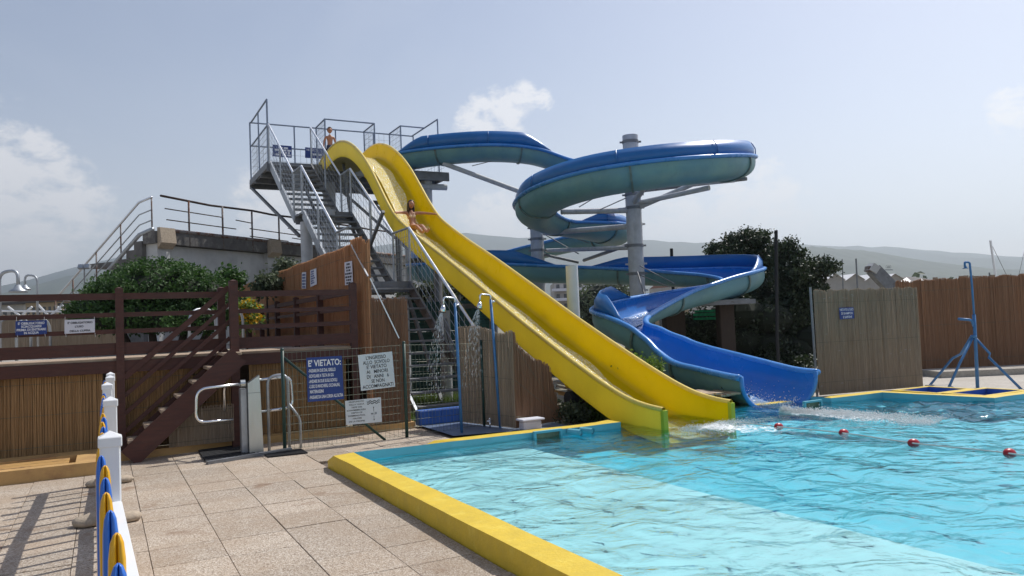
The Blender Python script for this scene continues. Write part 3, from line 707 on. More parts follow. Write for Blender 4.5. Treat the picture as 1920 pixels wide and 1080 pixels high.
quad_sign('warning_sign', "dark blue sign headed E' VIETATO with white rules on the wire fence", yq([(574, 671), (641, 667), (645, 748), (577, 754)], SY), m_signb, m_inkw,
  [("E' VIETATO:", .05, .96, .20, .135), ('-PASSARE IN DUE DAL GIRELLO', .05, .80, .335, .07), ('-SCIVOLARE A TESTA IN GIU', .05, .74, .455, .07), ('-ANDARE IN DUE SUGLI SCIVOLI', .05, .83, .575, .07), ("-L'USO DI MASCHERE, OCCHIALINI,", .05, .90, .69, .07), ('MATERASSINI', .07, .44, .81, .07), ("-PASSARE DA UNA CORSIA ALL'ALTRA", .05, .98, .935, .07)], .025)
quad_sign('warning_sign', "tilted white sign L'INGRESSO ALLO SCIVOLO with black letters on the wire fence", yq([(671, 666), (735, 659), (741, 725), (677, 733)], SY), m_signw, m_ink,
  [("L'INGRESSO", .22, .80, .155, .095), ('ALLO  SCIVOLO', .12, .90, .285, .095), ("E' VIETATO", .22, .80, .415, .095), ('AI   MINORI', .20, .82, .55, .095), ('DI   ANNI   6', .20, .84, .685, .095), ('SE NON', .32, .70, .815, .095), ('ACCOMPAGNATI', .05, .95, .955, .095)], .012)
wv = [[(.60+.36*i/24, v+.03*math.sin(i*math.pi/4)) for i in range(25)] for v in (.12, .20)]
quad_sign('depth_sign', "white pool depth sign in several languages with wave mark and arrow", yq([(647, 752), (714, 745), (716, 791), (649, 797)], SY-.01), m_signw, m_ink,
  [("PROFONDITA'", .10, .52, .10, .06), ('DELLA VASCA', .10, .52, .215, .06), ('TIEFE DES', .16, .46, .33, .06), ('SCHWIMMBECKEN', .03, .55, .445, .06), ('DEPTH OF', .16, .46, .56, .06), ('SWIMMING-POOL', .06, .54, .675, .06), ('HAUTER', .19, .44, .79, .06), ('DE LA PISCINE', .08, .52, .91, .06), ('mt.1,20', .70, .86, .66, .085)], .012,
  marks=[(wv[0], .010), (wv[1], .010), ([(.78, .36), (.78, .54)], .004), ([(.765, .41), (.78, .35), (.795, .41)], .004), ([(.78, .71), (.78, .90)], .004), ([(.765, .85), (.78, .91), (.795, .85)], .004)])
RY = DY-.09
quad_sign('rule_sign', "blue sign E' OBBLIGATORIO SCIACQUARSI hung on the deck railing", yq([(29, 602), (88, 600), (88, 626), (29, 629)], RY), m_signb, m_inkw,
  [("E' OBBLIGATORIO", .08, .92, .27, .155), ('SCIACQUARSI', .18, .82, .49, .155), ('PRIMA DI ENTRARE', .04, .97, .72, .155), ('IN ACQUA', .27, .74, .94, .155)], .03)
quad_sign('rule_sign', "white sign E' OBBLIGATORIO L'USO DELLA CUFFIA hung on the deck railing", yq([(121, 600), (178, 598), (178, 623), (121, 626)], RY), m_paper, m_ink,
  [("E' OBBLIGATORIO", .10, .92, .30, .14), ("L'USO", .34, .62, .58, .14), ('DELLA CUFFIA', .17, .85, .90, .14)], .03)
q = MB()
for px in (31, 83, 122, 177):
    q.bar(YP(px, 594, RY), YP(px, 603, RY), .006, .004); q.bar(YP(px+1, 624, RY), YP(px+2, 632, RY), .006, .004)
tag(q.build('cable_ties', m_white), 'white cable ties holding the two signs to the deck railing', 'cable ties')

# ------------------------------------------------------------------ tall reed wall beside the deck
XM = 3.58
rw = empty('reed_wall', (XM, 13, 0), 'tall orange-lit reed wall with notices along the right side of the deck', 'reed wall')
reed_panel(rw, 'reeds', (XM, 11.58), (XM, 24.3), 1.0, lambda t: 2.97+.010*math.sin(t*40)+(.06 if t < .05 else 0), .0085, .0058, m_reed, 11, n=4)
reed_panel(rw, 'reeds', (XM, 11.57), (XM+.10, 11.50), 0.05, lambda t: 2.96+.03*math.sin(t*9), .008, .0058, m_reed, 12, n=4)
q = MB(); q.box((XM+.02, 11.6, .05), (XM+.05, 24, 1.2)); q.build('lower_boarding', m_wood, rw)
q = MB()
for y in (11.66, 14, 16.5, 19, 21.5): q.cyl((XM+.05, y, .0), (XM+.05, y, 2.85), .03, 8)
for z in (1.6, 2.6): q.bar((XM+.05, 11.62, z), (XM+.05, 24.2, z), .03, .05)
q.build('frame', m_galvd, rw)
rf_ = empty('reed_screen', (3.95, 11.5, 0), 'grey-brown reed screen beside the wire fence post, in front of the slide stair', 'reed screen')
reed_panel(rf_, 'reeds', (XM+.09, 11.50), (4.24, 11.44), .06, lambda t: 2.05+.02*math.sin(t*30), .0085, .0056, m_reedb, 13, n=4)
dg_ = MB()
p0, p1 = XP(659, 459, XM-.01), XP(690, 518, XM-.01); dg_.bar(p0, p1, .02, .02)
p0, p1 = YP(694, 522, 11.48), YP(748, 634, 11.43); dg_.bar(p0, p1, .02, .018)
dg_.build('handrail_strip', m_galvb, rw)  # pale bars laid before the reeds for the stair handrail glowing through
def xq(c, x): return [XP(px, py, x) for px, py in c]
quad_sign('notice', 'leftmost narrow white notice pinned on the tall reed wall', xq([(566, 511), (574, 510), (574, 541), (566, 541)], XM-.03), m_paper, m_signb, [], .0, thick=.003, marks=blurred_rows([(.12, .88, .16), (.12, .85, .34), (.12, .9, .53), (.12, .88, .72), (.15, .85, .90)], .035, 1))
quad_sign('notice', 'middle white notice with blue lines pinned on the tall reed wall', xq([(582, 507), (593, 503), (594, 533), (582, 538)], XM-.03), m_paper, m_signb, [], .0, thick=.003, marks=blurred_rows([(.12, .6, .12), (.12, .55, .26), (.12, .62, .40), (.12, .75, .54), (.12, .55, .68), (.12, .65, .82)], .028, 2))
quad_sign('notice', 'rightmost and largest white notice pinned on the tall reed wall', xq([(646, 492), (660, 489), (662, 533), (647, 535)], XM-.03), m_paper, m_ink, [], .0, thick=.003, marks=blurred_rows([(.3, .7, .11), (.2, .8, .25), (.25, .75, .38), (.08, .92, .52), (.08, .92, .66), (.2, .8, .79), (.2, .8, .92)], .03, 3))
# ================================================================== YELLOW SLIDE
def catmull(P, n):
    P = [Vector(p) for p in P]; out = []
    for i in range(len(P)-1):
        p0 = P[max(i-1, 0)]; p1 = P[i]; p2 = P[i+1]; p3 = P[min(i+2, len(P)-1)]
        for k in range(n):
            t = k/n; out.append(.5*((2*p1)+(p2-p0)*t+(2*p0-5*p1+4*p2-p3)*t*t+(3*p1-p0-3*p2+p3)*t**3))
    out.append(P[-1]); return out
# rim height along y, bottom of trough below it
rim = [(8.02, .37), (8.4, .40), (8.8, .47), (9.3, .62), (10, .88), (10.8, 1.20), (12, 1.70), (13.5, 2.36), (15, 3.01), (16.3, 3.54), (17.4, 4.02), (18.2, 4.43), (18.9, 4.98), (19.5, 5.52), (20.2, 6.12), (21, 6.66), (21.9, 7.10), (22.8, 7.36), (23.6, 7.44), (24.4, 7.40), (25.1, 7.30), (25.6, 7.18)]
cen = catmull([(0, y, z) for y, z in rim], 5)
ys_ = empty('yellow_slide', (7.1, 8, 0), 'tall straight yellow open slide dropping from the tower into the pool', 'water slide')
XL, XR = 6.5, 7.7; XC = (XL+XR)/2
def yprof(hw, dep, t):
    """cross-section (x, drop) of a flat-floored chute with rounded corners"""
    r = .10; pts = []
    pts.append((-hw, 0)); pts.append((-hw+.015, -dep*.5))
    for k in range(6):
        a = math.pi+math.pi/2*k/5; pts.append((-hw+.03+r+math.cos(a)*r, -dep+r+math.sin(a)*r))
    pts.append((0, -dep-.008))
    for k in range(6):
        a = 1.5*math.pi+math.pi/2*k/5; pts.append((hw-.03-r+math.cos(a)*r, -dep+r+math.sin(a)*r))
    pts.append((hw-.015, -dep*.5)); pts.append((hw, 0)); return pts
def sweep_y(prof_fn, name, m, close=False, flip=False, smooth=True, par=ys_):
    b = MB(); rows = []
    for i, c in enumerate(cen):
        t = (cen[min(i+1, len(cen)-1)]-cen[max(i-1, 0)]).normalized(); nn = Vector((0, -t.z, t.y))
        pr = prof_fn(i/(len(cen)-1)); rows.append(len(pr)); b.v += [tuple(Vector((XC+x, c.y, c.z))+nn*h) for x, h in pr]
    k = rows[0]
    for i in range(len(cen)-1):
        for j in range(k if close else k-1):
            j2 = (j+1) % k; f = (i*k+j, i*k+j2, (i+1)*k+j2, (i+1)*k+j); b.f.append(f[::-1] if flip else f)
    b.mi = [0]*len(b.f)
    if isinstance(m, list):
        for q_ in range(len(b.f)):
            j_ = q_ % (k if close else k-1)
            if 4 <= j_ <= k-6: b.mi[q_] = 1
    return b.build(name, m, par, smooth)
m_yunder = M('underside_shade', (.22, .20, .05), .7, var=.2, scale=3)  # dark olive paints in the shadow below the chute
DEP = lambda t: .50 if t < .93 else .50-.34*(t-.93)/.07
inner = lambda t: yprof(.575, DEP(t)-.03, t); outerp = lambda t: yprof(.615, DEP(t)+.02, t)
sweep_y(inner, 'chute', m_yellow)
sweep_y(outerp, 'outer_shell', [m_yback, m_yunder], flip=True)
for sx in (-1, 1):
    rp_ = [(sx*.598+math.cos(a)*.034, math.sin(a)*.034-.01) for a in [2*math.pi*k/10 for k in range(10)]]
    sweep_y(lambda t: rp_, 'rolled_rim', m_yrim, close=True, flip=sx > 0)
# closed front ends of the side walls
m_lime = M('lime_gelcoat', (.46, .55, .04), .35, var=.06, trans=.25)
for sx in (-1, 1):
    q = MB(); x0_, x1_ = (XC-.63, XC-.56) if sx < 0 else (XC+.56, XC+.63)
    q.add([(x0_, 7.985, -.14), (x1_, 7.985, -.14), (x1_, 7.985, .35), (x0_, 7.985, .35), (x0_, 8.05, -.14), (x1_, 8.05, -.14), (x1_, 8.05, .36), (x0_, 8.05, .36)], [(0, 1, 2, 3), (7, 6, 5, 4), (1, 5, 6, 2), (4, 0, 3, 7), (3, 2, 6, 7)]); q.build('end_lip', m_lime, ys_)
# sheet of running water, mostly along the left of the chute floor
wf_ = bpy.data.materials.new('running_water'); wf_.use_nodes = True; t = wf_.node_tree; b = t.nodes['Principled BSDF']; n = t.nodes.new; l = t.links.new
g = n('ShaderNodeNewGeometry'); mp_ = n('ShaderNodeMapping'); mp_.inputs['Scale'].default_value = (1.6, .7, .7); l(g.outputs['Position'], mp_.inputs[0])
v = n('ShaderNodeTexNoise'); v.inputs['Scale'].default_value = 26; v.inputs['Detail'].default_value = 5; v.inputs['Distortion'].default_value = 1.2; l(mp_.outputs[0], v.inputs['Vector'])
rp = n('ShaderNodeValToRGB'); rp.color_ramp.elements[0].position = .42; rp.color_ramp.elements[1].position = .60; rp.color_ramp.elements[0].color = (.86, .66, .06, 1); rp.color_ramp.elements[1].color = (1, .97, .80, 1); l(v.outputs['Fac'], rp.inputs[0]); l(rp.outputs[0], b.inputs['Base Color'])  # near-white noise in the colour paints sparkle and foam on the film
b.inputs['Roughness'].default_value = .08; bp = n('ShaderNodeBump'); bp.inputs['Strength'].default_value = 1; bp.inputs['Distance'].default_value = .04; l(v.outputs['Fac'], bp.inputs['Height']); l(bp.outputs[0], b.inputs['Normal'])
def film(t):
    i = t*400; w = .50+.05*math.sin(t*31)+.04*math.sin(t*83); d = -(DEP(t)-.03)+.014; x0f = -.22
    return [(x0f, d+.02), (x0f+w*.3, d+.012), (x0f+w*.6, d+.014), (x0f+w, d-.004)]
sweep_y(film, 'water_film', wf_)
for y, z in ((11.5, .72), (14.5, 2.02), (17.5, 3.25), (20.2, 5.1)):
    q = MB(); q.cyl((XC+.2, y, -.03), (XC+.2, y, z-.02), .09, 12); q.bar((XL+.1, y, z-.05), (XR-.1, y, z-.05), .10, .10); q.build('support_leg', m_galvd, ys_, angle=40)
for y in (10.3, 12.9, 15.6, 18.1, 20.3):      # moulding joints
    i = min(range(len(cen)), key=lambda k: abs(cen[k].y-y)); c = cen[i]; t_ = (cen[i+1]-cen[i-1]).normalized(); nn = Vector((0, -t_.z, t_.y))
    q = MB(); pr = yprof(.622, .53, 0); 
    pr = pr[3:-3]
    q.tube([Vector((XC+x, c.y, c.z))+nn*h for x, h in pr], .012, 5); q.build('joint', m_yellow, ys_)

# ================================================================== TOWER WITH STAIR
tw = empty('slide_tower', (6.5, 24, 0), 'grey steel slide tower with railed platform and long mesh-sided stair', 'tower')
PZ = 7.10; PX0, PX1, PYN, PYF = 4.72, 11.1, 25.15, 28.5
SX0, SX1 = 4.82, 6.12
q = MB(); q.box((PX0, PYN, PZ-.06), (PX1, PYF, PZ)); q.build('platform', m_galvd, tw)
def tbar(name, a, b, w, h, m=None): q = MB(); q.bar(a, b, w, h); return q.build(name, m or m_galvd, tw)
def ttube(name, a, b, r, m=None, n=8): q = MB(); q.cyl(a, b, r, n); return q.build(name, m or m_galv, tw, angle=40)
for y in (PYN+.03, 26.3, 27.4, PYF-.03): tbar('beam', (PX0, y, PZ-.19), (PX1, y, PZ-.19), .10, .25)
for x in (PX0+.04, 6.3, 8.0, 9.6, PX1-.04): tbar('beam', (x, PYN, PZ-.14), (x, PYF, PZ-.14), .09, .155)
# columns
def column(x, y, z1, r, m=None):
    q = MB(); q.cyl((x, y, -.03), (x, y, z1), r, 18); o = q.build('column', m or m_colm, tw, angle=40)
    return o
column(5.02, 21.35, 4.62, .16); column(5.55, 20.9, 4.9, .20); column(10.35, 25.5, PZ-.3, .20); column(10.6, 28.1, PZ-.3, .17); column(7.1, 26.6, PZ-.3, .22); column(6.0, 16.4, 2.3, .12); column(6.35, 14.9, 1.9, .12)
q = MB(); q.cyl((8.6, 25.5, PZ-.52), (11.05, 25.3, PZ-.52), .11, 14); q.build('cross_arm', m_colm, tw, angle=40)
q = MB(); q.box((10.1, 25.24, 5.05), (10.6, 25.76, 5.25)); q.build('collar', m_galvd, tw)
for a, b in (((PX0+.05, PYF-.1, PZ-.3), (4.98, 22.0, 4.3)), ((6.0, 26, PZ-.3), (5.5, 21.2, 4.2)), ((9.3, 25.5, PZ-.4), (10.35, 25.5, 5.4)), ((7.2, 25.3, PZ-.3), (10.3, 25.5, 4.3)), ((7.4, 27, PZ-.3), (10.5, 28, 4.6)), ((6.2, 21.0, 4.7), (6.9, 24, 6.9))):
    tbar('brace', a, b, .08, .08)
for a, b in (((6.0, 20.7, 4.7), (6.0, 17.6, 2.2)), ((6.0, 20.7, 2.4), (6.0, 17.6, 4.4)), ((5.0, 20.9, 4.6), (5.0, 17.6, 1.2)), ((6.1, 16.4, 2.3), (6.1, 14.6, 0)), ((6.35, 15, 1.9), (6.0, 13.2, .1)), ((5.5, 20.9, 3.2), (4.95, 17.4, 2.4))):
    tbar('brace', a, b, .07, .07)
# stair: three flights of eleven treads
FL = [((25.15, 7.10), (21.75, 4.85)), ((20.75, 4.85), (17.40, 2.62)), ((16.30, 2.62), (12.75, .12))]
tr = MB(); tr.bevbox((0, 0, 0), (SX1-SX0-.08, .25, .04), .005); trm = tr.mesh('tread'); trm.materials.append(m_galvd)
for (ya, za), (yb, zb) in FL:
    for x in (SX0, SX1): tbar('stringer', (x, ya, za-.10), (x, yb, zb-.10), .05, .24, m_galvd if x > 5 else m_galv)
    k = 11
    for i in range(1, k+1):
        t = (i-.2)/k; o = new_obj('tread', trm, None, tw); o.location = (SX0+.04, ya+(yb-ya)*t-.12, za+(zb-za)*t-.03)
for z, ya, yb in ((4.85, 21.75, 20.75), (2.62, 17.40, 16.30)):
    q = MB(); q.box((SX0, yb, z-.05), (SX1+.0, ya, z)); q.build('landing', m_galvd, tw)
    for y_ in (yb+.03, ya-.03): q = MB(); q.bar((SX0, y_, z-.15), (SX1, y_, z-.15), .06, .2); q.build('landing_frame', m_galvd, tw)
def mesh_panel(quad, nu, nv, r=.006, m=None):
    """welded mesh between four corners A B C D (A-B bottom, D-C top)"""
    A, B, C_, D_ = [Vector(p) for p in quad]; q = MB()
    for i in range(1, nu):
        t = i/nu; q.tube([A.lerp(B, t), D_.lerp(C_, t)], r, 3, False)
    for j in range(1, nv):
        t = j/nv; q.tube([A.lerp(D_, t), B.lerp(C_, t)], r, 3, False)
    return q.build('mesh_infill', m or m_galv, tw)
def diamond_panel(quad, nu, nv, r=.006):
    """mesh set parallel to the pitch"""
    return mesh_panel(quad, nu, nv, r)
HR = 1.22
for fi, ((ya, za), (yb, zb)) in enumerate(FL):
    for x in (SX0-.03, SX1+.03):
        if x < 5 and fi == 2: continue
        ttube('handrail', (x, ya, za+HR), (x, yb, zb+HR), .03, m_galvb if True else m_galv)
        for t in (0, .5, 1): ttube('rail_post', (x, ya+(yb-ya)*t, za+(zb-za)*t-.1), (x, ya+(yb-ya)*t, za+(zb-za)*t+HR), .028)
        mesh_panel([(x, ya, za+.02), (x, yb, zb+.02), (x, yb, zb+HR-.03), (x, ya, za+HR-.03)], 15, 6, .005)
for z, ya, yb, fi in ((4.85, 21.75, 20.75, 0), (2.62, 17.40, 16.30, 1)):
    for x in (SX0-.03, SX1+.03):
        ttube('handrail', (x, ya, z+HR), (x, yb, z+HR), .028)
        mesh_panel([(x, ya, z+.02), (x, yb, z+.02), (x, yb, z+HR-.03), (x, ya, z+HR-.03)], 7, 8)
# platform railings, measured: back rail two metres high
RT_ = PZ+2.10; RM = PZ+1.25
def rail_run(pts, z_list, r=.028, post_top=None, m=None):
    for i in range(len(pts)-1):
        for z in z_list: ttube('rail', (pts[i][0], pts[i][1], z), (pts[i+1][0], pts[i+1][1], z), r, m)
    for p in pts: ttube('rail_post', (p[0], p[1], PZ-.1), (p[0], p[1], post_top or max(z_list)), r, m)
m_railb = M('blue_grey_rail', (.20, .25, .34), .5, .2, .15)
back = [(PX0+.05, PYF-.05), (6.35, PYF-.05), (7.9, PYF-.05), (9.4, PYF-.05), (PX1-.05, PYF-.05)]
rail_run(back, [RT_, RM], .028, None, m_railb)
mesh_panel([(PX0+.05, PYF-.05, PZ), (7.9, PYF-.05, PZ), (7.9, PYF-.05, RM), (PX0+.05, PYF-.05, RM)], 14, 5)
# left side, tall corner frame
lx = PX0+.09
ttube('rail', (lx, PYF-.05, RT_), (lx, PYN+.25, RT_), .03, m_railb); ttube('rail_post', (lx, PYN+.25, PZ), (lx, PYN+.25, RT_), .03, m_railb)
ttube('rail_post', (lx, 27.0, PZ), (lx, 27.0, RT_), .026, m_railb)
ttube('rail', (lx, PYF-.05, RM), (lx, PYN+.05, RM), .028, m_railb); mesh_panel([(lx, PYF-.05, PZ), (lx, PYN+.05, PZ), (lx, PYN+.05, RM), (lx, PYF-.05, RM)], 14, 6)
# divider frames beside each slide mouth
for x in (7.15, 9.0, 10.03):
    q = MB()
    ya, yb = 28.38, 27.1
    for z in (PZ+.3, RT_): q.cyl((x, ya, z), (x, yb, z), .028, 8)
    for y in (ya, yb): q.cyl((x, y, PZ), (x, y, RT_), .028, 8)
    q.build('divider_frame', m_railb, tw, angle=40)
    mesh_panel([(x, ya, PZ+.3), (x, yb, PZ+.3), (x, yb, RT_), (x, ya, RT_)], 8, 10)
ttube('rail', (7.15, 27.1, RT_), (9.0, 27.1, RT_), .028, m_railb)
ttube('rail', (10.03, 27.1, RT_), (PX1-.1, 27.1, RT_), .028, m_railb)
mesh_panel([(9.0, PYF-.05, PZ), (10.03, PYF-.05, PZ), (10.03, PYF-.05, RT_), (9.0, PYF-.05, RT_)], 5, 8)
rx = PX1-.1
ttube('rail', (rx, PYF-.05, RT_), (rx, 25.8, RT_), .028, m_railb); ttube('rail_post', (rx, 25.8, PZ), (rx, 25.8, RT_), .028, m_railb)
mesh_panel([(rx, PYF-.05, PZ), (rx, 25.3, PZ), (rx, 25.3, RM), (rx, PYF-.05, RM)], 10, 6)
SYB = PYF-.12
for (c, lab, s1) in (([(511, 271), (547, 274), (547, 296), (511, 293)], 'left blue notice on the tower platform railing beside the stair head', None),
                     ([(572, 276), (607, 279), (607, 298), (572, 296)], 'right blue notice on the tower platform railing behind the yellow slide', [('VIETATO', .05, .6, .32, .2)])):
    quad_sign('platform_notice', lab, yq(c, SYB), m_signb, m_inkw, s1 or [], .01, marks=blurred_rows([(.3, .8, .22), (.12, .95, .42), (.3, .9, .62), (.15, .95, .82)] if s1 is None else [(.4, .9, .62)], .07, 5))
# ================================================================== BLUE SERPENTINE SLIDE
bs = empty('blue_slide', UD(4.5, 13, 0), 'long blue winding flume with teal underside curling round grey columns into the pool', 'water slide')
# centre line at rim level: right, ahead, up (metres), bank (degrees, + lifts the left-hand wall going down)
ring = lambda deg, z, R=3.0, cu=3.78, cd=23.0: (cu+R*math.cos(rad(deg)), cd+R*math.sin(rad(deg)), z)
CP = [(-3.75, 27.3, 7.72, 0), (-2.9, 26.75, 7.72, 2), (-1.6, 26.35, 7.72, 4), (-.4, 26.25, 7.70, 5), (.9, 26.4, 7.58, 6), (2.2, 26.5, 7.20, 8), (3.6, 26.15, 6.85, 10), (*ring(62, 6.58), 8), (*ring(30, 6.36), 9), (*ring(0, 6.16), 9), (*ring(-30, 5.90), 9), (*ring(-60, 5.66), 9), (*ring(-90, 5.50), 9), (*ring(-120, 5.38), 9), (*ring(-150, 5.22), 9), (*ring(180, 5.06), 9), (*ring(152, 4.96), 8),
      (1.75, 25.3, 4.90, 8), (2.55, 25.75, 4.82, 0), (3.35, 26.3, 4.72, -10), (3.75, 27.2, 4.68, -12), (3.45, 28.3, 4.70, -8), (2.5, 29.0, 4.72, 0), (1.2, 29.35, 4.52, 2), (-.3, 29.5, 4.26, 0), (-1.9, 29.3, 3.92, -10), (-3.0, 28.4, 3.76, -14), (-3.1, 27.2, 3.64, -14), (-2.3, 26.2, 3.56, -12), (-1.0, 25.7, 3.50, -8), (.4, 25.4, 3.42, -5), (2.2, 25.0, 3.28, -2), (3.8, 24.5, 3.15, 2), (5.2, 23.95, 3.02, 8), (6.3, 23.2, 2.90, 13), (6.72, 22.2, 2.74, 14), (6.2, 21.25, 2.58, 12), (5.2, 20.6, 2.40, 6), (4.2, 19.9, 2.20, 0), (3.3, 19.0, 1.98, -9), (2.62, 17.95, 1.78, -14), (2.35, 16.85, 1.62, -14), (2.60, 15.95, 1.46, -12), (2.98, 15.35, 1.20, -6), (3.26, 14.95, .97, 0), (3.54, 14.45, .80, 4), (3.86, 13.72, .69, 2), (4.14, 13.0, .60, 0), (4.31, 12.53, .575, 0)]
NS = 6
path = catmull([UD(*c[:3]) for c in CP], NS); bank = [v.x for v in catmull([(c[3], 0, 0) for c in CP], NS)]
NP = len(path); frames = []
for i in range(NP):
    t = (path[min(i+1, NP-1)]-path[max(i-1, 0)]).normalized(); left = zz.cross(t).normalized(); up = t.cross(left)
    a = rad(bank[i]); frames.append((path[i], left*math.cos(a)+up*math.sin(a), up*math.cos(a)-left*math.sin(a), t))
def uprof(hw, dep, n=14):
    out = []
    for k in range(n+1):
        a = math.pi*k/n; c, s_ = math.cos(a), math.sin(a)
        out.append((hw*math.copysign(abs(c)**.8, c), -dep*abs(s_)**.8))
    return out
def sweep(prof, name, m, i0=0, i1=NP-1, close=False, flip=False, par=bs, taper=None):
    b = MB(); k = None
    for i in range(i0, i1+1):
        p, l_, u_, t_ = frames[i]; pr = prof(i) if callable(prof) else prof; k = len(pr); b.v += [tuple(p+l_*x+u_*h) for x, h in pr]
    for i in range(i1-i0):
        for j in range(k if close else k-1):
            j2 = (j+1) % k; f = (i*k+j, i*k+j2, (i+1)*k+j2, (i+1)*k+j); b.f.append(f if flip else f[::-1])
    if close: b.f.append(tuple(range(k))); b.f.append(tuple((i1-i0)*k+j for j in range(k-1, -1, -1)))
    b.mi = [0]*len(b.f)
    return b.build(name, m, par, True)
HW, DPT = .56, .49
def dep_at(i):
    return DPT+.10*min(1, max(0, (i-(NP-40))/34))
def hw_at(i):
    return HW+.17*max(0, (i-(NP-34))/34)**1.0
sweep(lambda i: uprof(hw_at(i), dep_at(i)), 'flume_inside', m_blue)
sweep(lambda i: uprof(hw_at(i)+.03, dep_at(i)+.03), 'flume_underside', m_teal, flip=True)
rr_ = lambda sx: lambda i: [(sx*(hw_at(i)+.050)+math.cos(a)*.072, math.sin(a)*.055-.02) for a in [2*math.pi*k/8 for k in range(8)]]
for sx in (-1, 1):
    o = sweep(rr_(sx), 'rolled_rim', m_brim, close=True)
# dark apron strip hanging just under the rim
# splash guards stand on the outer wall of the bends
def guard(i0, i1, side, h=.40, name='splash_guard'):
    def pr(i):
        e = min(1, (i-i0)/5+.06, (i1-i)/5+.06); hh = h*max(.05, e)
        a = [(HW+.02, .02), (HW+.05, hh*.5), (HW-.02, hh), (HW-.04, hh), (HW+.025, hh*.5), (HW-.005, .02)]
        return [(side*x, y) for x, y in a]
    g_o = sweep(pr, name, m_blueg, i0, i1, close=True, flip=side > 0)
    if h < .1: return
    for i in range(i0+6, i1-5, 9):
        p, l_, u_, t_ = frames[i]; q = MB(); q.tube([p+l_*side*(HW+.055)+u_*.03, p+l_*side*(HW+.085)+u_*h*.5, p+l_*side*(HW+.015)+u_*h*.98], .016, 6); q.build('guard_rib', m_blueg, g_o, True)
def ci(k): return k*NS
guard(ci(0)+2, ci(4)+3, -1, .46)             # first run, outer wall is the right-hand one seen from the pool
guard(ci(7), ci(16)+3, 1, .44)
guard(ci(17)+3, ci(22), -1, .34)
guard(ci(25), ci(30)+4, -1, .46)
guard(ci(31), ci(36), 1, .40)
guard(ci(39)-1, ci(42)+1, -1, .42)
guard(ci(37)+3, ci(38)+3, -1, .05)
# bolted joints
js = list(range(9, NP-8, 13))
for i in js:
    p, l_, u_, t_ = frames[i]; q = MB()
    hi_ = hw_at(i); pr = uprof(hi_+.068, dep_at(i)+.068, 16)
    b0 = [p+l_*x+u_*h-t_*.028 for x, h in pr]; b1 = [p+l_*x+u_*h+t_*.028 for x, h in pr]
    pi_ = uprof(hi_+.028, dep_at(i)+.028, 16); c0 = [p+l_*x+u_*h-t_*.028 for x, h in pi_]; c1 = [p+l_*x+u_*h+t_*.028 for x, h in pi_]
    n_ = len(pr); q.v = [tuple(v) for v in b0+b1+c0+c1]
    for j in range(n_-1): q.f += [(j, j+1, n_+j+1, n_+j), (2*n_+j, 2*n_+j+1, j+1, j), (n_+j, n_+j+1, 3*n_+j+1, 3*n_+j)]
    q.mi = [0]*len(q.f); q.build('joint_flange', m_flange, bs)
# end lips at the pool
p, l_, u_, t_ = frames[-1]
q = MB(); q.tube([p+l_*x+u_*h for x, h in uprof(hw_at(NP-1)+.015, dep_at(NP-1)+.015, 16)], .035, 8); q.build('end_lip', m_brim, bs, True)
# running water in the last bends
wb = bpy.data.materials.new('slide_water'); wb.use_nodes = True; t = wb.node_tree; b = t.nodes['Principled BSDF']; n = t.nodes.new; l = t.links.new
g = n('ShaderNodeNewGeometry'); v = n('ShaderNodeTexNoise'); v.inputs['Scale'].default_value = 20; v.inputs['Detail'].default_value = 6; v.inputs['Distortion'].default_value = 1; l(g.outputs['Position'], v.inputs['Vector'])
rp = n('ShaderNodeValToRGB'); rp.color_ramp.elements[0].position = .42; rp.color_ramp.elements[1].position = .66; rp.color_ramp.elements[0].color = (.05, .25, .62, 1); rp.color_ramp.elements[1].color = (.75, .85, .95, 1); l(v.outputs['Fac'], rp.inputs[0]); l(rp.outputs[0], b.inputs['Base Color'])
b.inputs['Roughness'].default_value = .1; bp = n('ShaderNodeBump'); bp.inputs['Strength'].default_value = 1; bp.inputs['Distance'].default_value = .05; l(v.outputs['Fac'], bp.inputs['Height']); l(bp.outputs[0], b.inputs['Normal'])
def wprof(w, lift, off=0.0):
    return lambda i: [(off+w*x, -dep_at(i)+lift*(.35+.65*(1-x*x))*.5+abs(off+w*x)**2*.55/HW*.6+noise.noise(frames[i][0]*4+Vector((x*2, 0, 0)))*.012+.012) for x in (-1, -.6, -.2, .2, .6, 1)]
sweep(wprof(.26, .05, -.06), 'running_water', wb, ci(38), NP-1)

# ================================================================== COLUMNS CARRYING THE FLUME
def big_column(u, d, z1, r, label, bands, arms, extra=None):
    c = UD(u, d, 0); root = empty('support_column', c, label, 'column')
    q = MB(); q.cyl(c-zz*.03, c+zz*z1, r, 28); sh_o = q.build('shaft', m_colm, root, angle=40)
    for z in bands:
        q = MB(); q.cyl(c+zz*(z-.045), c+zz*(z+.045), r+.012, 28); q.bar(c-r0*(r+.09)+zz*z, c+r0*(r+.09)+zz*z, .05, .05); q.build('band', m_galvd if int(z*10) % 2 else m_colm, sh_o, angle=40)
    for a in arms:
        pts = [UD(*p) for p in a[0]]; q = MB(); q.tube(pts, a[1], 12); q.build('arm', m_colm if a[1] > .06 else m_galvd, root, angle=40)
    return root
def pxd(px, py, d): v = ray(px, py); p = EYE+v*(d/v.dot(f0)); return (p.dot(r0), p.dot(f0), p.z)
cu, cd = 3.78, 23.0
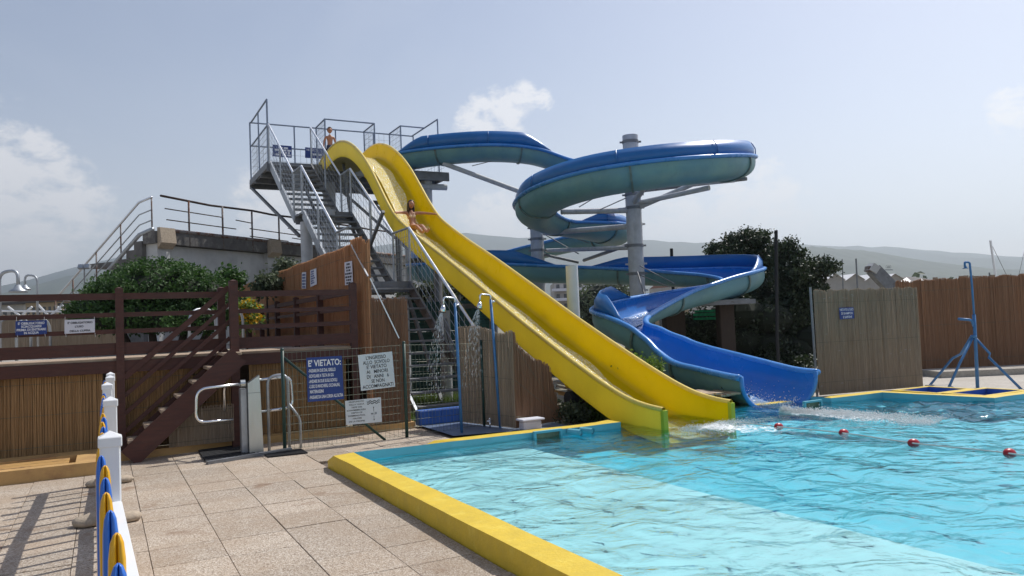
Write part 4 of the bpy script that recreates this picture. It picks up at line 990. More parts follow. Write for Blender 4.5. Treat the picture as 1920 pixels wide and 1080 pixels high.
big_column(cu, cd, 7.12, .235, 'right grey steel column rising through the middle of the upper blue loop', (6.92, 5.3, 4.9, 4.4, 3.75, 3.2, 2.9, 2.4, 1.9, 1.3),
  [([(cu, cd, 5.05), pxd(1215, 342, 20.9)], .085), ([(cu, cd, 5.02), pxd(1330, 352, 21.4)], .075), ([(cu, cd, 4.85), pxd(1300, 345, 22), pxd(1378, 337, 21.6)], .075), ([(cu, cd, 5.4), pxd(1400, 335, 23)], .06),
   ([(cu, cd, 4.83), pxd(1052, 397, 22.6)], .085), ([(cu, cd, 4.35), pxd(1020, 437, 25.3)], .085), ([(cu, cd, 3.7), pxd(1025, 470, 27.2)], .07), ([(cu, cd, 3.85), pxd(1095, 488, 27.6)], .06), ([(cu, cd, 2.1), pxd(1406, 565, 22.3)], .085),
   ([pxd(1195, 510, 22.6), pxd(1214, 570, 21.5)], .025), ([(cu, cd, 5.9), pxd(1086, 388, 22.4)], .016), ([(cu, cd, 5.3), pxd(1125, 393, 22.6)], .016), ([(cu, cd, 3.2), pxd(1265, 532, 21.0)], .014), ([(cu, cd, 2.9), pxd(1255, 538, 21.0)], .014)])
lu, ld = .96, 27.0
big_column(lu, ld, 6.62, .235, 'left grey steel column behind the yellow slide carrying the first blue run', (6.45, 4.9, 4.5, 4.1, 3.1),
  [([(lu, ld, 6.0), pxd(830, 306, 26.3)], .085), ([(lu, ld, 4.0), pxd(1085, 492, 27.0)], .05), ([pxd(930, 300, 26.2), pxd(885, 311, 26.2)], .014), ([pxd(1022, 440, 26.8), pxd(1085, 476, 26.0)], .02), ([pxd(1050, 436, 26.4), pxd(1105, 456, 26.4)], .016)])
wc = UD(*pxd(1078, 640, 15.6)); q = MB(); zt = pxd(1074, 498, 15.6)[2]
q.cyl((wc.x, wc.y, -.03), (wc.x, wc.y, zt), .125, 24)
m_pipe = wear(M('white_pipe', (.60, .62, .62), .5, var=.08), (.62, .42, .10), 1.4, .5, .68, (1, 1, .25))
tag(q.build('pipe_column', m_pipe, None, angle=40), 'short off-white pipe column standing between the yellow slide and the blue bend', 'column')
for (u, d, z) in ((6.35, 22.2, 2.05), (2.5, 16.6, .98), (3.7, 14.4, .2)):
    c = UD(u, d, 0)
for (u, d, z0, z1) in ((2.55, 16.75, -.03, .98),):
    q = MB(); c = UD(u, d, 0); q.cyl(c+zz*z0, c+zz*z1, .13, 14); q.build('support_leg', m_colm, bs, angle=40)
q = MB(); a = UD(*pxd(1368, 558, 22.0)); q.cyl(a, a+zz*.22, .05, 10); q.build('support_leg', m_colm, bs, angle=40)
# ================================================================== VEGETATION
def leaf_cloud(name, blobs, n, size, m, parent, seed=1, shell=.55, flat=.0, aspect=.55):
    """leaf-sized faces spread through several uneven lobes; blobs = (centre, (rx, ry, rz))"""
    rs = random.Random(seed); v = []; f = []
    wts = [b[1][0]*b[1][1]*b[1][2] for b in blobs]; wts = [w**.67 for w in wts]; tot = sum(wts)
    for (c, R), w in zip(blobs, wts):
        c = Vector(c); k = int(n*w/tot)
        ncl = max(6, k//26); clumps = []
        for _ in range(ncl):
            d = Vector((rs.gauss(0, 1), rs.gauss(0, 1), rs.gauss(0, 1))).normalized(); rr = rs.uniform(shell, 1.04)
            rr *= 1+.20*noise.noise(d*2.3+c)
            clumps.append((Vector((d.x*R[0]*rr, d.y*R[1]*rr, d.z*R[2]*rr))+c, d))
        for i in range(k):
            p, d = clumps[rs.randrange(ncl)]; s_ = size*rs.uniform(.6, 1.4)
            p = p+Vector((rs.gauss(0, 1), rs.gauss(0, 1), rs.gauss(0, .8)))*size*1.9
            a = (d*.6+Vector((rs.gauss(0, 1), rs.gauss(0, 1), rs.gauss(.35, .8)))).normalized(); t = a.orthogonal().normalized(); t = (t*math.cos(i*2.4)+a.cross(t)*math.sin(i*2.4)); b = a.cross(t)
            o = len(v); q = t*s_; r = b*s_*aspect
            v += [tuple(p-q), tuple(p+r-q*.1+a*s_*.12), tuple(p+q), tuple(p-r-q*.1+a*s_*.12)]; f.append((o, o+1, o+2, o+3))
    me = bpy.data.meshes.new(name); me.from_pydata(v, [], f); me.update()
    return new_obj(name, me, m, parent)
def plant(name, label, cat, base, blobs, n, size, m, stems, seed, group=None, core=None, **kw):
    root = empty(name, base, label, cat, group)
    leaf_cloud('crown' if 'tree' in name else 'foliage', blobs, n, size, m, root, seed, **kw)
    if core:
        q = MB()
        for (c, R) in blobs: q.sphere(c, 1, 10, 7, (R[0]*core, R[1]*core, R[2]*core))  # near-black lobes carry the shade inside the foliage in their colour
        o = q.build('shade_core', m_leafcore, root); o['kind'] = 'stuff'
    q = MB()
    for st in stems: q.tube(st[0], st[1], 7)
    q.build('trunk' if 'tree' in name else 'stems', m_bark, root, True)
    return root
m_leafcore = M('inner_shade', (.012, .018, .008), .95, var=.3, scale=6)
def U(u, d, z): return tuple(UD(u, d, z))
def UPX(px, py, d): return UD(*pxd(px, py, d))
rs = random.Random(21)
# clipped round bush behind the deck
bb = []
for (px, py, d, r) in ((300, 545, 15.2, (1.15, 1.1, .50)), (240, 560, 15.0, (.75, .9, .45)), (195, 578, 14.8, (.55, .8, .34)), (360, 555, 15.2, (.80, .9, .42)), (405, 572, 15.3, (.50, .7, .34)), (290, 522, 15.4, (.70, .9, .36)), (345, 530, 15.4, (.48, .7, .32)), (250, 595, 14.6, (.9, .8, .26)), (350, 598, 14.8, (.95, .8, .24)), (168, 590, 14.9, (.30, .5, .22))):
    bb.append((UPX(px, py, d), r))
tb = UPX(300, 640, 15.0); tb.z = 1.28
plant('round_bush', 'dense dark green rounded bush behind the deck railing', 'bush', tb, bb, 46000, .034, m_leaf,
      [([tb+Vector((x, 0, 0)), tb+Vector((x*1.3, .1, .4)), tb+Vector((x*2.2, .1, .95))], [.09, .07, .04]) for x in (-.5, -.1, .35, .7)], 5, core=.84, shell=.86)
for (px, py, d, r, lab, sd) in ((500, 530, 17, .20, 'small grey-green shrub against the concrete tank left of the reed wall', 1), (537, 506, 18, .20, 'small shrub peeping over the reed wall', 2), (430, 520, 16.4, .18, 'thin leafy shoot above the round bush', 3)):
    c = UPX(px, py, d); b0 = Vector((c.x, c.y, 1.28))
    plant('shrub', lab, 'shrub', b0, [(c, (r, r, r*.8)), (c+Vector((r*.8, 0, -.1)), (r*.6, r*.6, r*.6)), (c+Vector((-r*.6, 0, -.15)), (r*.7, r*.6, r*.5))], 1500, .05, m_leafg if sd != 3 else m_leaf, [([b0, c], [.03, .015])], sd, 'shrubs in front of the tank')
c = UPX(462, 588, 14.6); fl = empty('flowering_shrub', (c.x, c.y, 1.28), 'yellow flowering shrub behind the deck newel post', 'shrub')
leaf_cloud('blossom', [(UPX(462, 578, 14.6), (.16, .16, .12)), (UPX(458, 596, 14.6), (.18, .16, .10)), (UPX(472, 598, 14.6), (.12, .12, .08))], 420, .034, m_flower, fl, 3, shell=.2)
leaf_cloud('foliage', [(UPX(460, 590, 14.7), (.26, .24, .30))], 900, .04, m_leafl, fl, 4)
q = MB(); q.tube([(c.x, c.y, 1.28), tuple(c)], .02, 6); q.build('stems', m_bark, fl)
# dark evergreen trees on the right
def tree(label, base, blobs, n, size, m, seed, group, trunk_r=.14, core=.8, shell=.6):
    top = sum((Vector(b[0]) for b in blobs), Vector())/len(blobs); base = Vector(base)
    st = [([base, base.lerp(top, .5)+Vector((.1, .05, 0)), top], [trunk_r, trunk_r*.75, trunk_r*.35])]
    for b_ in blobs[:6]: st.append(([base.lerp(top, .45), base.lerp(Vector(b_[0]), .75), Vector(b_[0])], [trunk_r*.5, trunk_r*.35, trunk_r*.12]))
    return plant('tree', label, 'tree', base, blobs, n, size, m, st, seed, group, core=core, shell=shell)
D1 = 26.5
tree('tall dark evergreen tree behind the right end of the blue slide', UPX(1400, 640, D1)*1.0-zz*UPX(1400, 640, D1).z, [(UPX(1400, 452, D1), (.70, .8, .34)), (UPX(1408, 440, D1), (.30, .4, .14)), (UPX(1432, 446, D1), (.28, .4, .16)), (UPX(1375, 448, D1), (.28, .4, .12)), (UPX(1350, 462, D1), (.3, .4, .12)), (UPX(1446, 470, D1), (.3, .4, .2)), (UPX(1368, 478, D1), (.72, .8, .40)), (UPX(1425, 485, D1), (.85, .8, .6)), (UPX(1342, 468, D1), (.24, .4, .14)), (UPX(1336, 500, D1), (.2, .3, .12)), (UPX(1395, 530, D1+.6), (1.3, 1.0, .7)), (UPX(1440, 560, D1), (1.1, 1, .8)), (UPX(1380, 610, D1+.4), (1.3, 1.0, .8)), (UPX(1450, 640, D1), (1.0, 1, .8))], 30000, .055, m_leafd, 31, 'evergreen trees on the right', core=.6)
D2 = 24.0
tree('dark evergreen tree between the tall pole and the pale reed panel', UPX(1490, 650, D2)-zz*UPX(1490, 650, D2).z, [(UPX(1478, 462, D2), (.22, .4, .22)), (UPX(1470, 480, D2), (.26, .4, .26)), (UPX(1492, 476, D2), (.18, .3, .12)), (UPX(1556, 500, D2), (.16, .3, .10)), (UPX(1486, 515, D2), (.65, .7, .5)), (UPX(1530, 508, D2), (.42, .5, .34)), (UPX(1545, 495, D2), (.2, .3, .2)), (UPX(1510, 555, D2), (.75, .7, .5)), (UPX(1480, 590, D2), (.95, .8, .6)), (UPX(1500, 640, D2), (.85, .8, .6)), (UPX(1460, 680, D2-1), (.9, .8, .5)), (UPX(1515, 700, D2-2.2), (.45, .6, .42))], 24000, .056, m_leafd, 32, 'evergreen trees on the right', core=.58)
D3 = 23.5
ug = [(UPX(px, py, D3), (.9, .8, .55)) for px, py in ((1330, 610), (1385, 640), (1440, 650), (1495, 660), (1530, 640), (1350, 690), (1410, 700), (1470, 705), (1525, 705), (1300, 660), (1440, 600), (1390, 590), (1290, 620))]
plant('undergrowth', 'dark shaded undergrowth filling the space below the evergreen trees', 'undergrowth', UD(*pxd(1420, 720, D3)[:2], 0), ug, 16000, .055, m_leafd, [([tuple(UD(*pxd(1420, 720, D3)[:2], 0)), tuple(ug[6][0])], [.05, .02])], 36, core=.9)
# low scrub at the foot of the slides
for (px, py, d, r, lab, m_, sd) in ((1522, 708, 15.3, .28, 'dry leafy scrub between the blue slide end and the pale reed panel', m_leafg, 41), (1365, 748, 12.9, .16, 'low scrub under the end of the blue slide', m_leafd, 42), (1200, 690, 13.2, .26, 'green tuft below the blue bend above the yellow slide', m_leafl, 43), (1108, 782, 12.4, .16, 'yellowish weeds under the yellow slide beside the pool', m_leafl, 44), (1070, 778, 12.2, .18, 'weeds between the brown reed mat and the yellow slide', m_leafg, 45)):
    c = UPX(px, py, d); c.z = max(c.z, .12); plant('scrub', lab, 'scrub', (c.x, c.y, 0), [(c, (r*1.6, r, r*.7)), (c+Vector((r, 0, -.05)), (r*.8, r*.7, r*.5))], 1300, .035, m_, [([(c.x, c.y, -.03), tuple(c)], [.02, .008])], sd, 'scrub under the slides', shell=.2)
# hedge and grass behind the showers
hb = []
for k in range(9):
    p = UPX(775+22*k, 572-(k % 2)*8, 20.5); hb.append((p, (.5, .5, .55)))
plant('hedge', 'grey-green hedge behind the slide stair above the green netting', 'hedge', UPX(860, 640, 20.5), hb, 9000, .055, m_leafg, [([(hb[4][0].x, hb[4][0].y, 0), tuple(hb[4][0])], [.05, .03])], 51, core=.8)
gr = MB(); rg = random.Random(8)
for i in range(9000):
    x = rg.uniform(4.3, 7.4); y = rg.uniform(12.2, 16.0); h = rg.uniform(.05, .2); a = rg.uniform(0, 6.28); w = .008
    dx, dy = math.cos(a)*w, math.sin(a)*w; lx_, ly_ = rg.gauss(0, .05), rg.gauss(0, .05)
    o = len(gr.v); gr.v += [(x-dx, y-dy, -.03), (x+dx, y+dy, -.03), (x+lx_, y+ly_, h)]; gr.f.append((o, o+1, o+2)); gr.mi.append(0)
tag(gr.build('grass', m_grass), 'patch of unmown grass under the slide stair', 'grass', kind='stuff')
nt_ = empty('shade_net_fence', UPX(830, 680, 18.0), 'dark green shade-net fence behind the slide stair and showers', 'fence')
pA, pB = UPX(752, 600, 18.2), UPX(925, 604, 18.0); q = MB(); nn_ = 40
for j in range(9):
    zb_ = .05+j*.235
    for i in range(nn_):
        a = pA.lerp(pB, i/nn_); b = pA.lerp(pB, (i+1)/nn_); w1 = .03*math.sin(i*.9+j); w2 = .03*math.sin((i+1)*.9+j)
        q.quad((a.x, a.y+w1, zb_), (b.x, b.y+w2, zb_), (b.x, b.y+w2*1.2, zb_+.225), (a.x, a.y+w1*1.2, zb_+.225))
q.build('net', m_net, nt_)
for t in (0, .33, .66, 1):
    p = pA.lerp(pB, t); q = MB(); q.cyl((p.x, p.y+.08, -.03), (p.x, p.y+.08, 2.3), .03, 8); q.build('fence_post', m_galvd, nt_)

# ================================================================== CONCRETE TANK WITH OUTSIDE STEPS
tk = empty('concrete_tank', U(-10, 22, 0), 'weathered grey concrete tank with stepped stair and rusty broken railing', 'tank')
wd = Vector((.435, .90)).normalized(); sd_ = Vector((-.90, .435)).normalized()
O = Vector((-10.2, 22.0))
def T(a, s_, z): return UD(O.x+wd.x*a+sd_.x*s_, O.y+wd.y*a+sd_.y*s_, z)
def slab(name, a0, a1, s0, s1, z0, z1, m):
    q = MB(); q.add([T(a0, s0, z0), T(a1, s0, z0), T(a1, s1, z0), T(a0, s1, z0), T(a0, s0, z1), T(a1, s0, z1), T(a1, s1, z1), T(a0, s1, z1)], [(0, 1, 2, 3)[::-1], (4, 5, 6, 7), (0, 1, 5, 4), (1, 2, 6, 5), (2, 3, 7, 6), (3, 0, 4, 7)]); return q.build(name, m, tk)
slab('wall_panel', .25, 4.2, 0, .27, 1.2, 4.25, m_conc); slab('wall_panel', 4.65, 9.5, .0, .27, 1.2, 4.25, m_conc); slab('wall_panel', 9.9, 15, .0, .27, 1.2, 4.25, m_conc)
for a in (-.15, 4.2, 9.5): slab('pilaster', a, a+.42, -.16, .3, 1.2, 4.27, m_conc)
slab('cornice', -.28, 15.2, -.22, .28, 4.27, 4.62, m_concd)
for a in (-.15, 4.2, 9.5):
    q = MB(); z0 = 4.28; z1 = 4.72; q.add([T(a-.05, -.40, z0), T(a+.47, -.40, z0), T(a+.47, -.225, z0-.16), T(a-.05, -.225, z0-.16), T(a-.05, -.34, z1), T(a+.47, -.34, z1), T(a+.47, -.225, z1), T(a-.05, -.225, z1)], [(0, 1, 2, 3)[::-1], (4, 5, 6, 7), (0, 1, 5, 4), (1, 2, 6, 5), (2, 3, 7, 6), (3, 0, 4, 7)]); q.build('corbel', m_stone, tk)
slab('plinth', .2, 14, -.10, -.003, 1.2, 2.55, m_conc)
slab('tank_top', 1.0, 15, .285, 4.5, 3.9, 4.05, m_concd)
# steps going down to the left
for k in range(12):
    slab('step', -.3, .9, .3+k*.33, .3+(k+1)*.33+.002*k, 1.2, 4.60-.235*(k+1), m_concd)
def trl(name, pts, r, m=m_rust, n=6): q = MB(); q.tube(pts, r, n); return q.build(name, m, tk, True)
Z0 = 4.62
for zz_, r in ((.98, .032), (.62, .018), (.32, .018)):
    m_ = m_galvb if zz_ > .9 else m_galv
    trl('stair_rail', [T(-.25, -.10, Z0+zz_), T(-.25, .45, Z0+zz_-.1), T(-.25, 4.35, Z0+zz_-2.75)], r, m_)
trl('stair_rail', [T(-.25, -.12, Z0+.06), T(-.25, .45, Z0-.06), T(-.25, 4.35, Z0-2.75)], .06, m_galv)
for s_ in (-.08, 1.25, 2.35, 3.45, 4.3):
    zt_ = Z0+.98-(0 if s_ < .1 else .1+(s_-.45)*.68); trl('rail_post', [T(-.25, s_, zt_-1.15), T(-.25, s_, zt_)], .024)
# broken railing along the top
trl('top_rail', [T(.0, -.15, Z0+1.05)]+[T(.9*k, -.15, Z0+1.0+.02*math.sin(k*2.1)) for k in range(1, 16)], .035, m_rustd)
for a in (.95, 2.25, 3.5, 4.75, 6.3, 8): trl('rail_post', [T(a, -.20, Z0-.35), T(a, -.20, Z0+1.0)], .03)
for (a0, a1, h) in ((.1, 2.2, .68), (.15, 2.8, .36), (.3, 1.2, .06), (1.7, 2.3, -.03), (2.8, 3.45, .62), (3.4, 5.9, .40), (3.4, 5.2, .15), (5.2, 6.3, .58), (5.4, 6.6, .25)): trl('broken_rail', [T(a0, -.20, Z0+h), T(a1, -.20, Z0+h-.03)], .017, m_rustd)
trl('kerb_angle', [T(-.1, -.2, Z0+.05), T(14, -.2, Z0+.03)], .06, m_rust)

# ================================================================== THINGS ON THE UPPER TERRACE
rsn = cane_screen('tan reed fence at the back of the upper terrace behind the two railing signs', tuple(UPX(-60, 600, 15.8).xy), tuple(UPX(235, 600, 17.4).xy), 1.28, 2.18, .013, .0075, m_reedg, 61, False)
def ladder(label, px, d, hgt=.95, w=.35):
    p = UPX(px, 640, d); root = empty('pool_ladder', (p.x, p.y, 1.28), label, 'pool ladder')
    for s_ in (-1, 1):
        a = p+r0*(w*.5*s_); q = MB(); q.tube(bent([(a.x, a.y, 1.28), (a.x, a.y, 1.28+hgt), tuple(Vector((a.x, a.y, 1.28+hgt))+f0*.55+r0*.25), tuple(Vector((a.x, a.y, 1.28))+f0*.55+r0*.25)], .28), .024, 8); q.build('grab_rail', m_galv, root, True)
    return root
ladder('pair of chrome pool ladder rails behind the blue railing sign', 12, 13.2, .75); ladder('pair of chrome pool ladder rails behind the stair top', 382, 13.4, .78, .5)
def swan(label, px, py, d, flip, s_=1.0):
    p = UPX(px, py, d); root = empty('swan_neck_shower', (p.x, p.y, 1.28), label, 'shower')
    b0 = p-r0*.32*flip*s_
    q = MB(); q.tube(bent([(b0.x, b0.y, 1.28), tuple(b0+zz*.32*s_), tuple(p+zz*.36*s_), tuple(p+zz*.05)], .22*s_), .028*s_, 8); q.build('pipe', m_galv, root, True)
    q = MB(); q.tube([tuple(p+zz*.10*s_), tuple(p+zz*.04*s_), tuple(p-zz*.0), tuple(p-zz*.03)], [.04*s_, .07*s_, .135*s_, .14*s_], 14); q.build('shower_head', m_galv, root, True)
swan('large swan-neck outdoor shower at the far left above the deck railing', 34, 545, 13.0, 1); swan('smaller swan-neck outdoor shower just behind the large one', 47, 541, 16.0, -1, .8)
fl_ = empty('floodlight_post', UPX(158, 540, 20), 'slim post with two floodlights in front of the tank stair', 'lamp post')
a = UPX(158, 500, 20); q = MB(); q.cyl((a.x, a.y, 1.28), tuple(a), .02, 6); q.build('pole', m_galvd, fl_)
for s_ in (-1, 1):
    q = MB(); c = a+r0*.08*s_; q.bar(c-r0*.07, c+r0*.07, .09, .11, (0, .5, 1)); q.build('lamp_head', m_galv, fl_)
tr_ = empty('white_truss', UPX(90, 590, 22), 'white tubular frame beyond the reed fence at the far left', 'frame')
for (x0_, y0_, x1_, y1_) in ((-20, 583, 200, 585), (15, 575, 60, 610), (60, 575, 20, 610), (72, 572, 110, 612), (118, 572, 70, 612), (108, 575, 122, 590)):
    q = MB(); q.cyl(tuple(UPX(x0_, y0_, 22)), tuple(UPX(x1_, y1_, 22)), .03, 6); q.build('tube', m_white, tr_)
# ================================================================== SHOWERS AND MATS BESIDE THE SLIDE
trb = empty('shower_tray', (5, 11, 0), 'blue painted shower tray with tiled low wall behind the wire fence', 'shower tray')
q = MB(); q.add([(4.40, 10.15, .004), (6.15, 9.75, .004), (6.3, 11.4, .004), (4.45, 11.75, .004)], [(0, 1, 2, 3)]); q.build('floor', M('wet_tray', (.15, .20, .29), .35, var=.15, scale=5), trb)
q = MB(); q.bevbox((4.42, 11.55, 0), (5.75, 11.72, .24), .01); q.build('low_wall', m_bpaint, trb)
tl = MB(); tl.bevbox((0, 0, 0), (.185, .012, .10), .003); tlm = tl.mesh('tile'); tlm.materials.append(m_bpaint)
for i in range(7):
    for j in range(2):
        o = new_obj('tile', tlm, None, trb); o.location = (4.43+i*.188, 11.541, .015+j*.108)
def shower(label, pxt, pyt, pxb, pyb, y, seed):
    t_ = YP(pxt, pyt, y); b_ = YP(pxb, pyb, y); b_.z = 0; root = empty('pole_shower', b_, label, 'shower')
    q = MB(); q.tube([b_, b_.lerp(t_, .5), t_], .022, 10); pole_o = q.build('pole', m_bpole, root, True)
    h = t_+Vector((-.20, -.04, -.03))
    q = MB(); q.tube(bent([t_, t_+zz*.07, h+zz*.12, h], .06), .014, 8); q.build('gooseneck', m_chrome, root, True)
    hd = h+Vector((-.03, -.02, -.10)); q = MB(); q.tube([h, h.lerp(hd, .35), hd], [.022, .034, .052], 12); q.build('shower_head', m_chrome, root, True)
    q = MB(); q.cyl(t_+Vector((.0, 0, -.03)), t_+Vector((.06, -.02, -.03)), .016, 8); q.build('valve', m_chrome, pole_o, True)
    rr = random.Random(seed); q = MB()
    for k in range(34):                                   # falling jets, broken into drops further down
        a = rr.uniform(0, 6.28); sp = math.sqrt(rr.random())*.17; dx = math.cos(a)*sp-.20; dy = math.sin(a)*sp-.06
        s0 = rr.uniform(0, .04)
        while s0 < 1:
            s1 = s0+rr.uniform(.012, .05)*(1.4-s0); 
            pa_ = hd+Vector((dx*s0, dy*s0, -1.1*s0*s0-.10*s0)); pb_ = hd+Vector((dx*s1, dy*s1, -1.1*s1*s1-.10*s1))
            q.tube([pa_, pb_], rr.uniform(.0010, .0022), 3, False); s0 = s1+rr.uniform(.02, .07)*(.4+s0*1.6)
    o = q.build('water_jet', m_drop, root); o['kind'] = 'stuff'
m_drop = bpy.data.materials.new('water_drops'); m_drop.use_nodes = True; t = m_drop.node_tree; b = t.nodes['Principled BSDF']; b.inputs['Base Color'].default_value = (.86, .90, .92, 1); b.inputs['Roughness'].default_value = .15
_tr = t.nodes.new('ShaderNodeBsdfTransparent'); _mx = t.nodes.new('ShaderNodeMixShader'); _mx.inputs[0].default_value = .45; t.links.new(b.outputs[0], _mx.inputs[1]); t.links.new(_tr.outputs[0], _mx.inputs[2]); t.links.new(_mx.outputs[0], t.nodes['Material Output'].inputs['Surface'])
shower('left blue pole shower with running water beside the slide stair', 853, 568, 866, 812, 10.36, 1); shower('right blue pole shower with running water in front of the yellow slide', 920, 562, 938, 800, 10.42, 2)
q = MB(); p = G(975, 795); q.tube(bent([(p.x, p.y, 0), (p.x, p.y, .52), (p.x-.22, p.y, .50)], .06), .018, 8); tag(q.build('foot_tap', m_bpole, None, True), 'low blue bent tap pipe beside the right shower', 'tap')
q = MB(); p = G(919, 803); q.cyl((p.x, p.y, 0), (p.x, p.y, .12), .015, 8); q.cyl((p.x-.05, p.y, .11), (p.x+.04, p.y, .11), .012, 8); q.sphere((p.x, p.y, .14), .022, 8, 5); tag(q.build('floor_tap', m_chrome, None, True), 'small chrome tap on the shower tray by the pool edge', 'tap')
def mat_quad(label, pa_, pb_, z0, z1f, step, r, m, seed):
    root = empty('reed_mat', (pa_[0], pa_[1], 0), label, 'reed mat'); reed_panel(root, 'reeds', pa_, pb_, z0, z1f, step, r, m, seed, n=4)
    return root
def tops(pts, a, b):
    """top heights measured along the mat"""
    A = Vector((*a, 0)); B = Vector((*b, 0)); hs = []
    for (px, py) in pts:
        v = ray(px, py); d2 = (B-A).normalized(); nrm = Vector((-d2.y, d2.x, 0)); k = (A-EYE).dot(nrm)/v.dot(nrm); p = EYE+v*k; hs.append(((p-A).dot(d2)/(B-A).length, p.z))
    hs.sort()
    def f(t):
        if t <= hs[0][0]: return hs[0][1]
        for i in range(len(hs)-1):
            if t <= hs[i+1][0]: return hs[i][1]+(hs[i+1][1]-hs[i][1])*(t-hs[i][0])/max(1e-6, hs[i+1][0]-hs[i][0])
        return hs[-1][1]
    return f
a, b = tuple(G(893, 800).xy), tuple(G(968, 806).xy); a = (a[0]-.02, a[1]+.55)
mat_quad('grey-brown reed mat behind the right shower', a, b, .02, tops([(876, 612), (897, 612), (912, 616), (935, 625), (945, 625), (953, 620), (963, 620)], a, b), .0085, .0056, m_reedg, 71)
a, b = tuple(G(968, 806).xy), tuple(G(1057, 790).xy)
mat_quad('brown reed mat with torn slanting top under the yellow slide', a, b, .02, tops([(964, 622), (970, 645), (985, 660), (1000, 672), (1015, 676), (1030, 686), (1033, 700), (1045, 750), (1056, 788)], a, b), .0085, .0056, m_reedb, 72)
q = MB(); p = G(993, 802)+Vector((-.06, -.22, 0)); q.bevbox((p.x-.16, p.y-.02, .0), (p.x+.14, p.y+.16, .13), .02); q.bevbox((p.x-.20, p.y-.05, .135), (p.x+.18, p.y+.18, .165), .012); tag(q.build('plastic_stool', m_paper), 'small off-white plastic stool at the foot of the brown reed mat', 'stool')
# skimmer openings and jets in the far pool wall
m_skm = M('skimmer_mouth', (.16, .15, .09), .7, var=.3, scale=9)
def skimmer(label, px0, px1, py0, py1, y):
    a, b = YP(px0, py0, y), YP(px1, py1, y); root = empty('skimmer', (a.x, y, 0), label, 'skimmer')
    q = MB(); x0_, x1_ = a.x, b.x; z0, z1 = .01, .155; w = .028
    q.box((x0_-w, y-.05, z1), (x1_+w, y+.0, z1+w)); q.box((x0_-w, y-.05, z0-w), (x1_+w, y, z0)); q.box((x0_-w, y-.05, z0), (x0_, y, z1)); q.box((x1_, y-.05, z0), (x1_+w, y, z1)); q.build('frame', m_aqua, root)
    q = MB(); q.box((x0_, y-.012, z0), (x1_, y+.004, z1)); q.build('mouth', m_skm, root)
yw = lambda x: 8.72-.0301*(x-2.52)
skimmer('aqua framed skimmer opening in the pool wall by the brown reed mat', 1002, 1047, 806, 803, 8.62); skimmer('aqua framed skimmer opening in the pool wall right of the blue slide end', 1507, 1535, 757, 755, 8.42)
for (px, lab) in ((1075, 'left of two dark jet pipes in the pool wall beside the skimmer'), (1097, 'right of two dark jet pipes in the pool wall beside the skimmer')):
    p = YP(px, 800, 8.6); q = MB(); q.tube([(p.x-.06, 8.62, .125), (p.x, 8.42, .125)], .042, 12, False); q.cyl((p.x-.005, 8.445, .125), (p.x-.004, 8.44, .125), .034, 12); tag(q.build('jet_pipe', m_aqua, None, angle=40), lab, 'pipe', 'jet pipes')
sp = MB(); 
for k in range(6): sp.bar(UPX(1255+k*18, 735-(k % 2)*3, 12.8+k*.05), UPX(1330+k*10, 742-(k % 3)*2, 12.3), .16, .03)
tag(sp.build('plank_pile', m_tread), 'pile of weathered planks on the ground between the two slides', 'planks')
# under the yellow slide: dark stump table and stored pipes
sm = MB(); c = UPX(1086, 745, 12.4); sm.cyl((c.x, c.y, -.03), (c.x, c.y, .30), .07, 10); sm.cyl((c.x-.22, c.y, .33), (c.x+.22, c.y, .33), .12, 14); tag(sm.build('pipe_stand', m_black, None, angle=40), 'dark pipe on a post under the yellow slide', 'pipe stand')
for k, (px, py) in enumerate(((1052, 716), (1058, 724), (1050, 732), (1062, 738))):
    q = MB(); a = UPX(px-14, py, 13.2+k*.2); q.tube([a, UPX(px+14, py+6, 13.0+k*.2), UPX(px+34, py+2, 13.4)], .022, 7); tag(q.build('hose', m_rope if k < 2 else m_ochre), ('grey', 'pale grey', 'ochre', 'brownish')[k]+' hose lying under the yellow slide behind the brown mat', 'hose', 'hoses under the slide')
# dark hut between tree and blue slide
m_hutp = M('dark_reed_post', (.045, .032, .025), .9, var=.3, scale=12, stretch=(6, 6, .4))
hut = empty('reed_hut', UPX(1330, 660, 21.5), 'dark open hut with reed posts behind the lower blue slide', 'hut')
for (px, w, m_) in ((1265, .7, m_hutp), (1362, .55, m_hutp)):
    p = UPX(px, 640, 21.5); q = MB(); q.bevbox((p.x-w/2, p.y-.1, -.03), (p.x+w/2, p.y+.1, 1.95), .02); q.build('reed_post', m_, hut)
q = MB(); a, b = UPX(1235, 573, 21.3), UPX(1400, 566, 21.3); q.bar(a, b, 1.6, .12); q.build('roof', m_galvd, hut)
m_gnet = M('bright_green_net', (.03, .32, .14), .7, var=.4, scale=12, trans=.5)
for (y0, y1, x0_, x1_) in ((582, 585, 1302, 1352), (588, 592, 1300, 1352), (596, 599, 1300, 1346)):
    q = MB(); q.add([UPX(x0_, y0, 22.4), UPX(x1_, y0-2, 22.4), UPX(x1_, y1, 22.4), UPX(x0_, y1+1, 22.4)], [(0, 1, 2, 3)]); q.build('net_strip', m_gnet, hut)

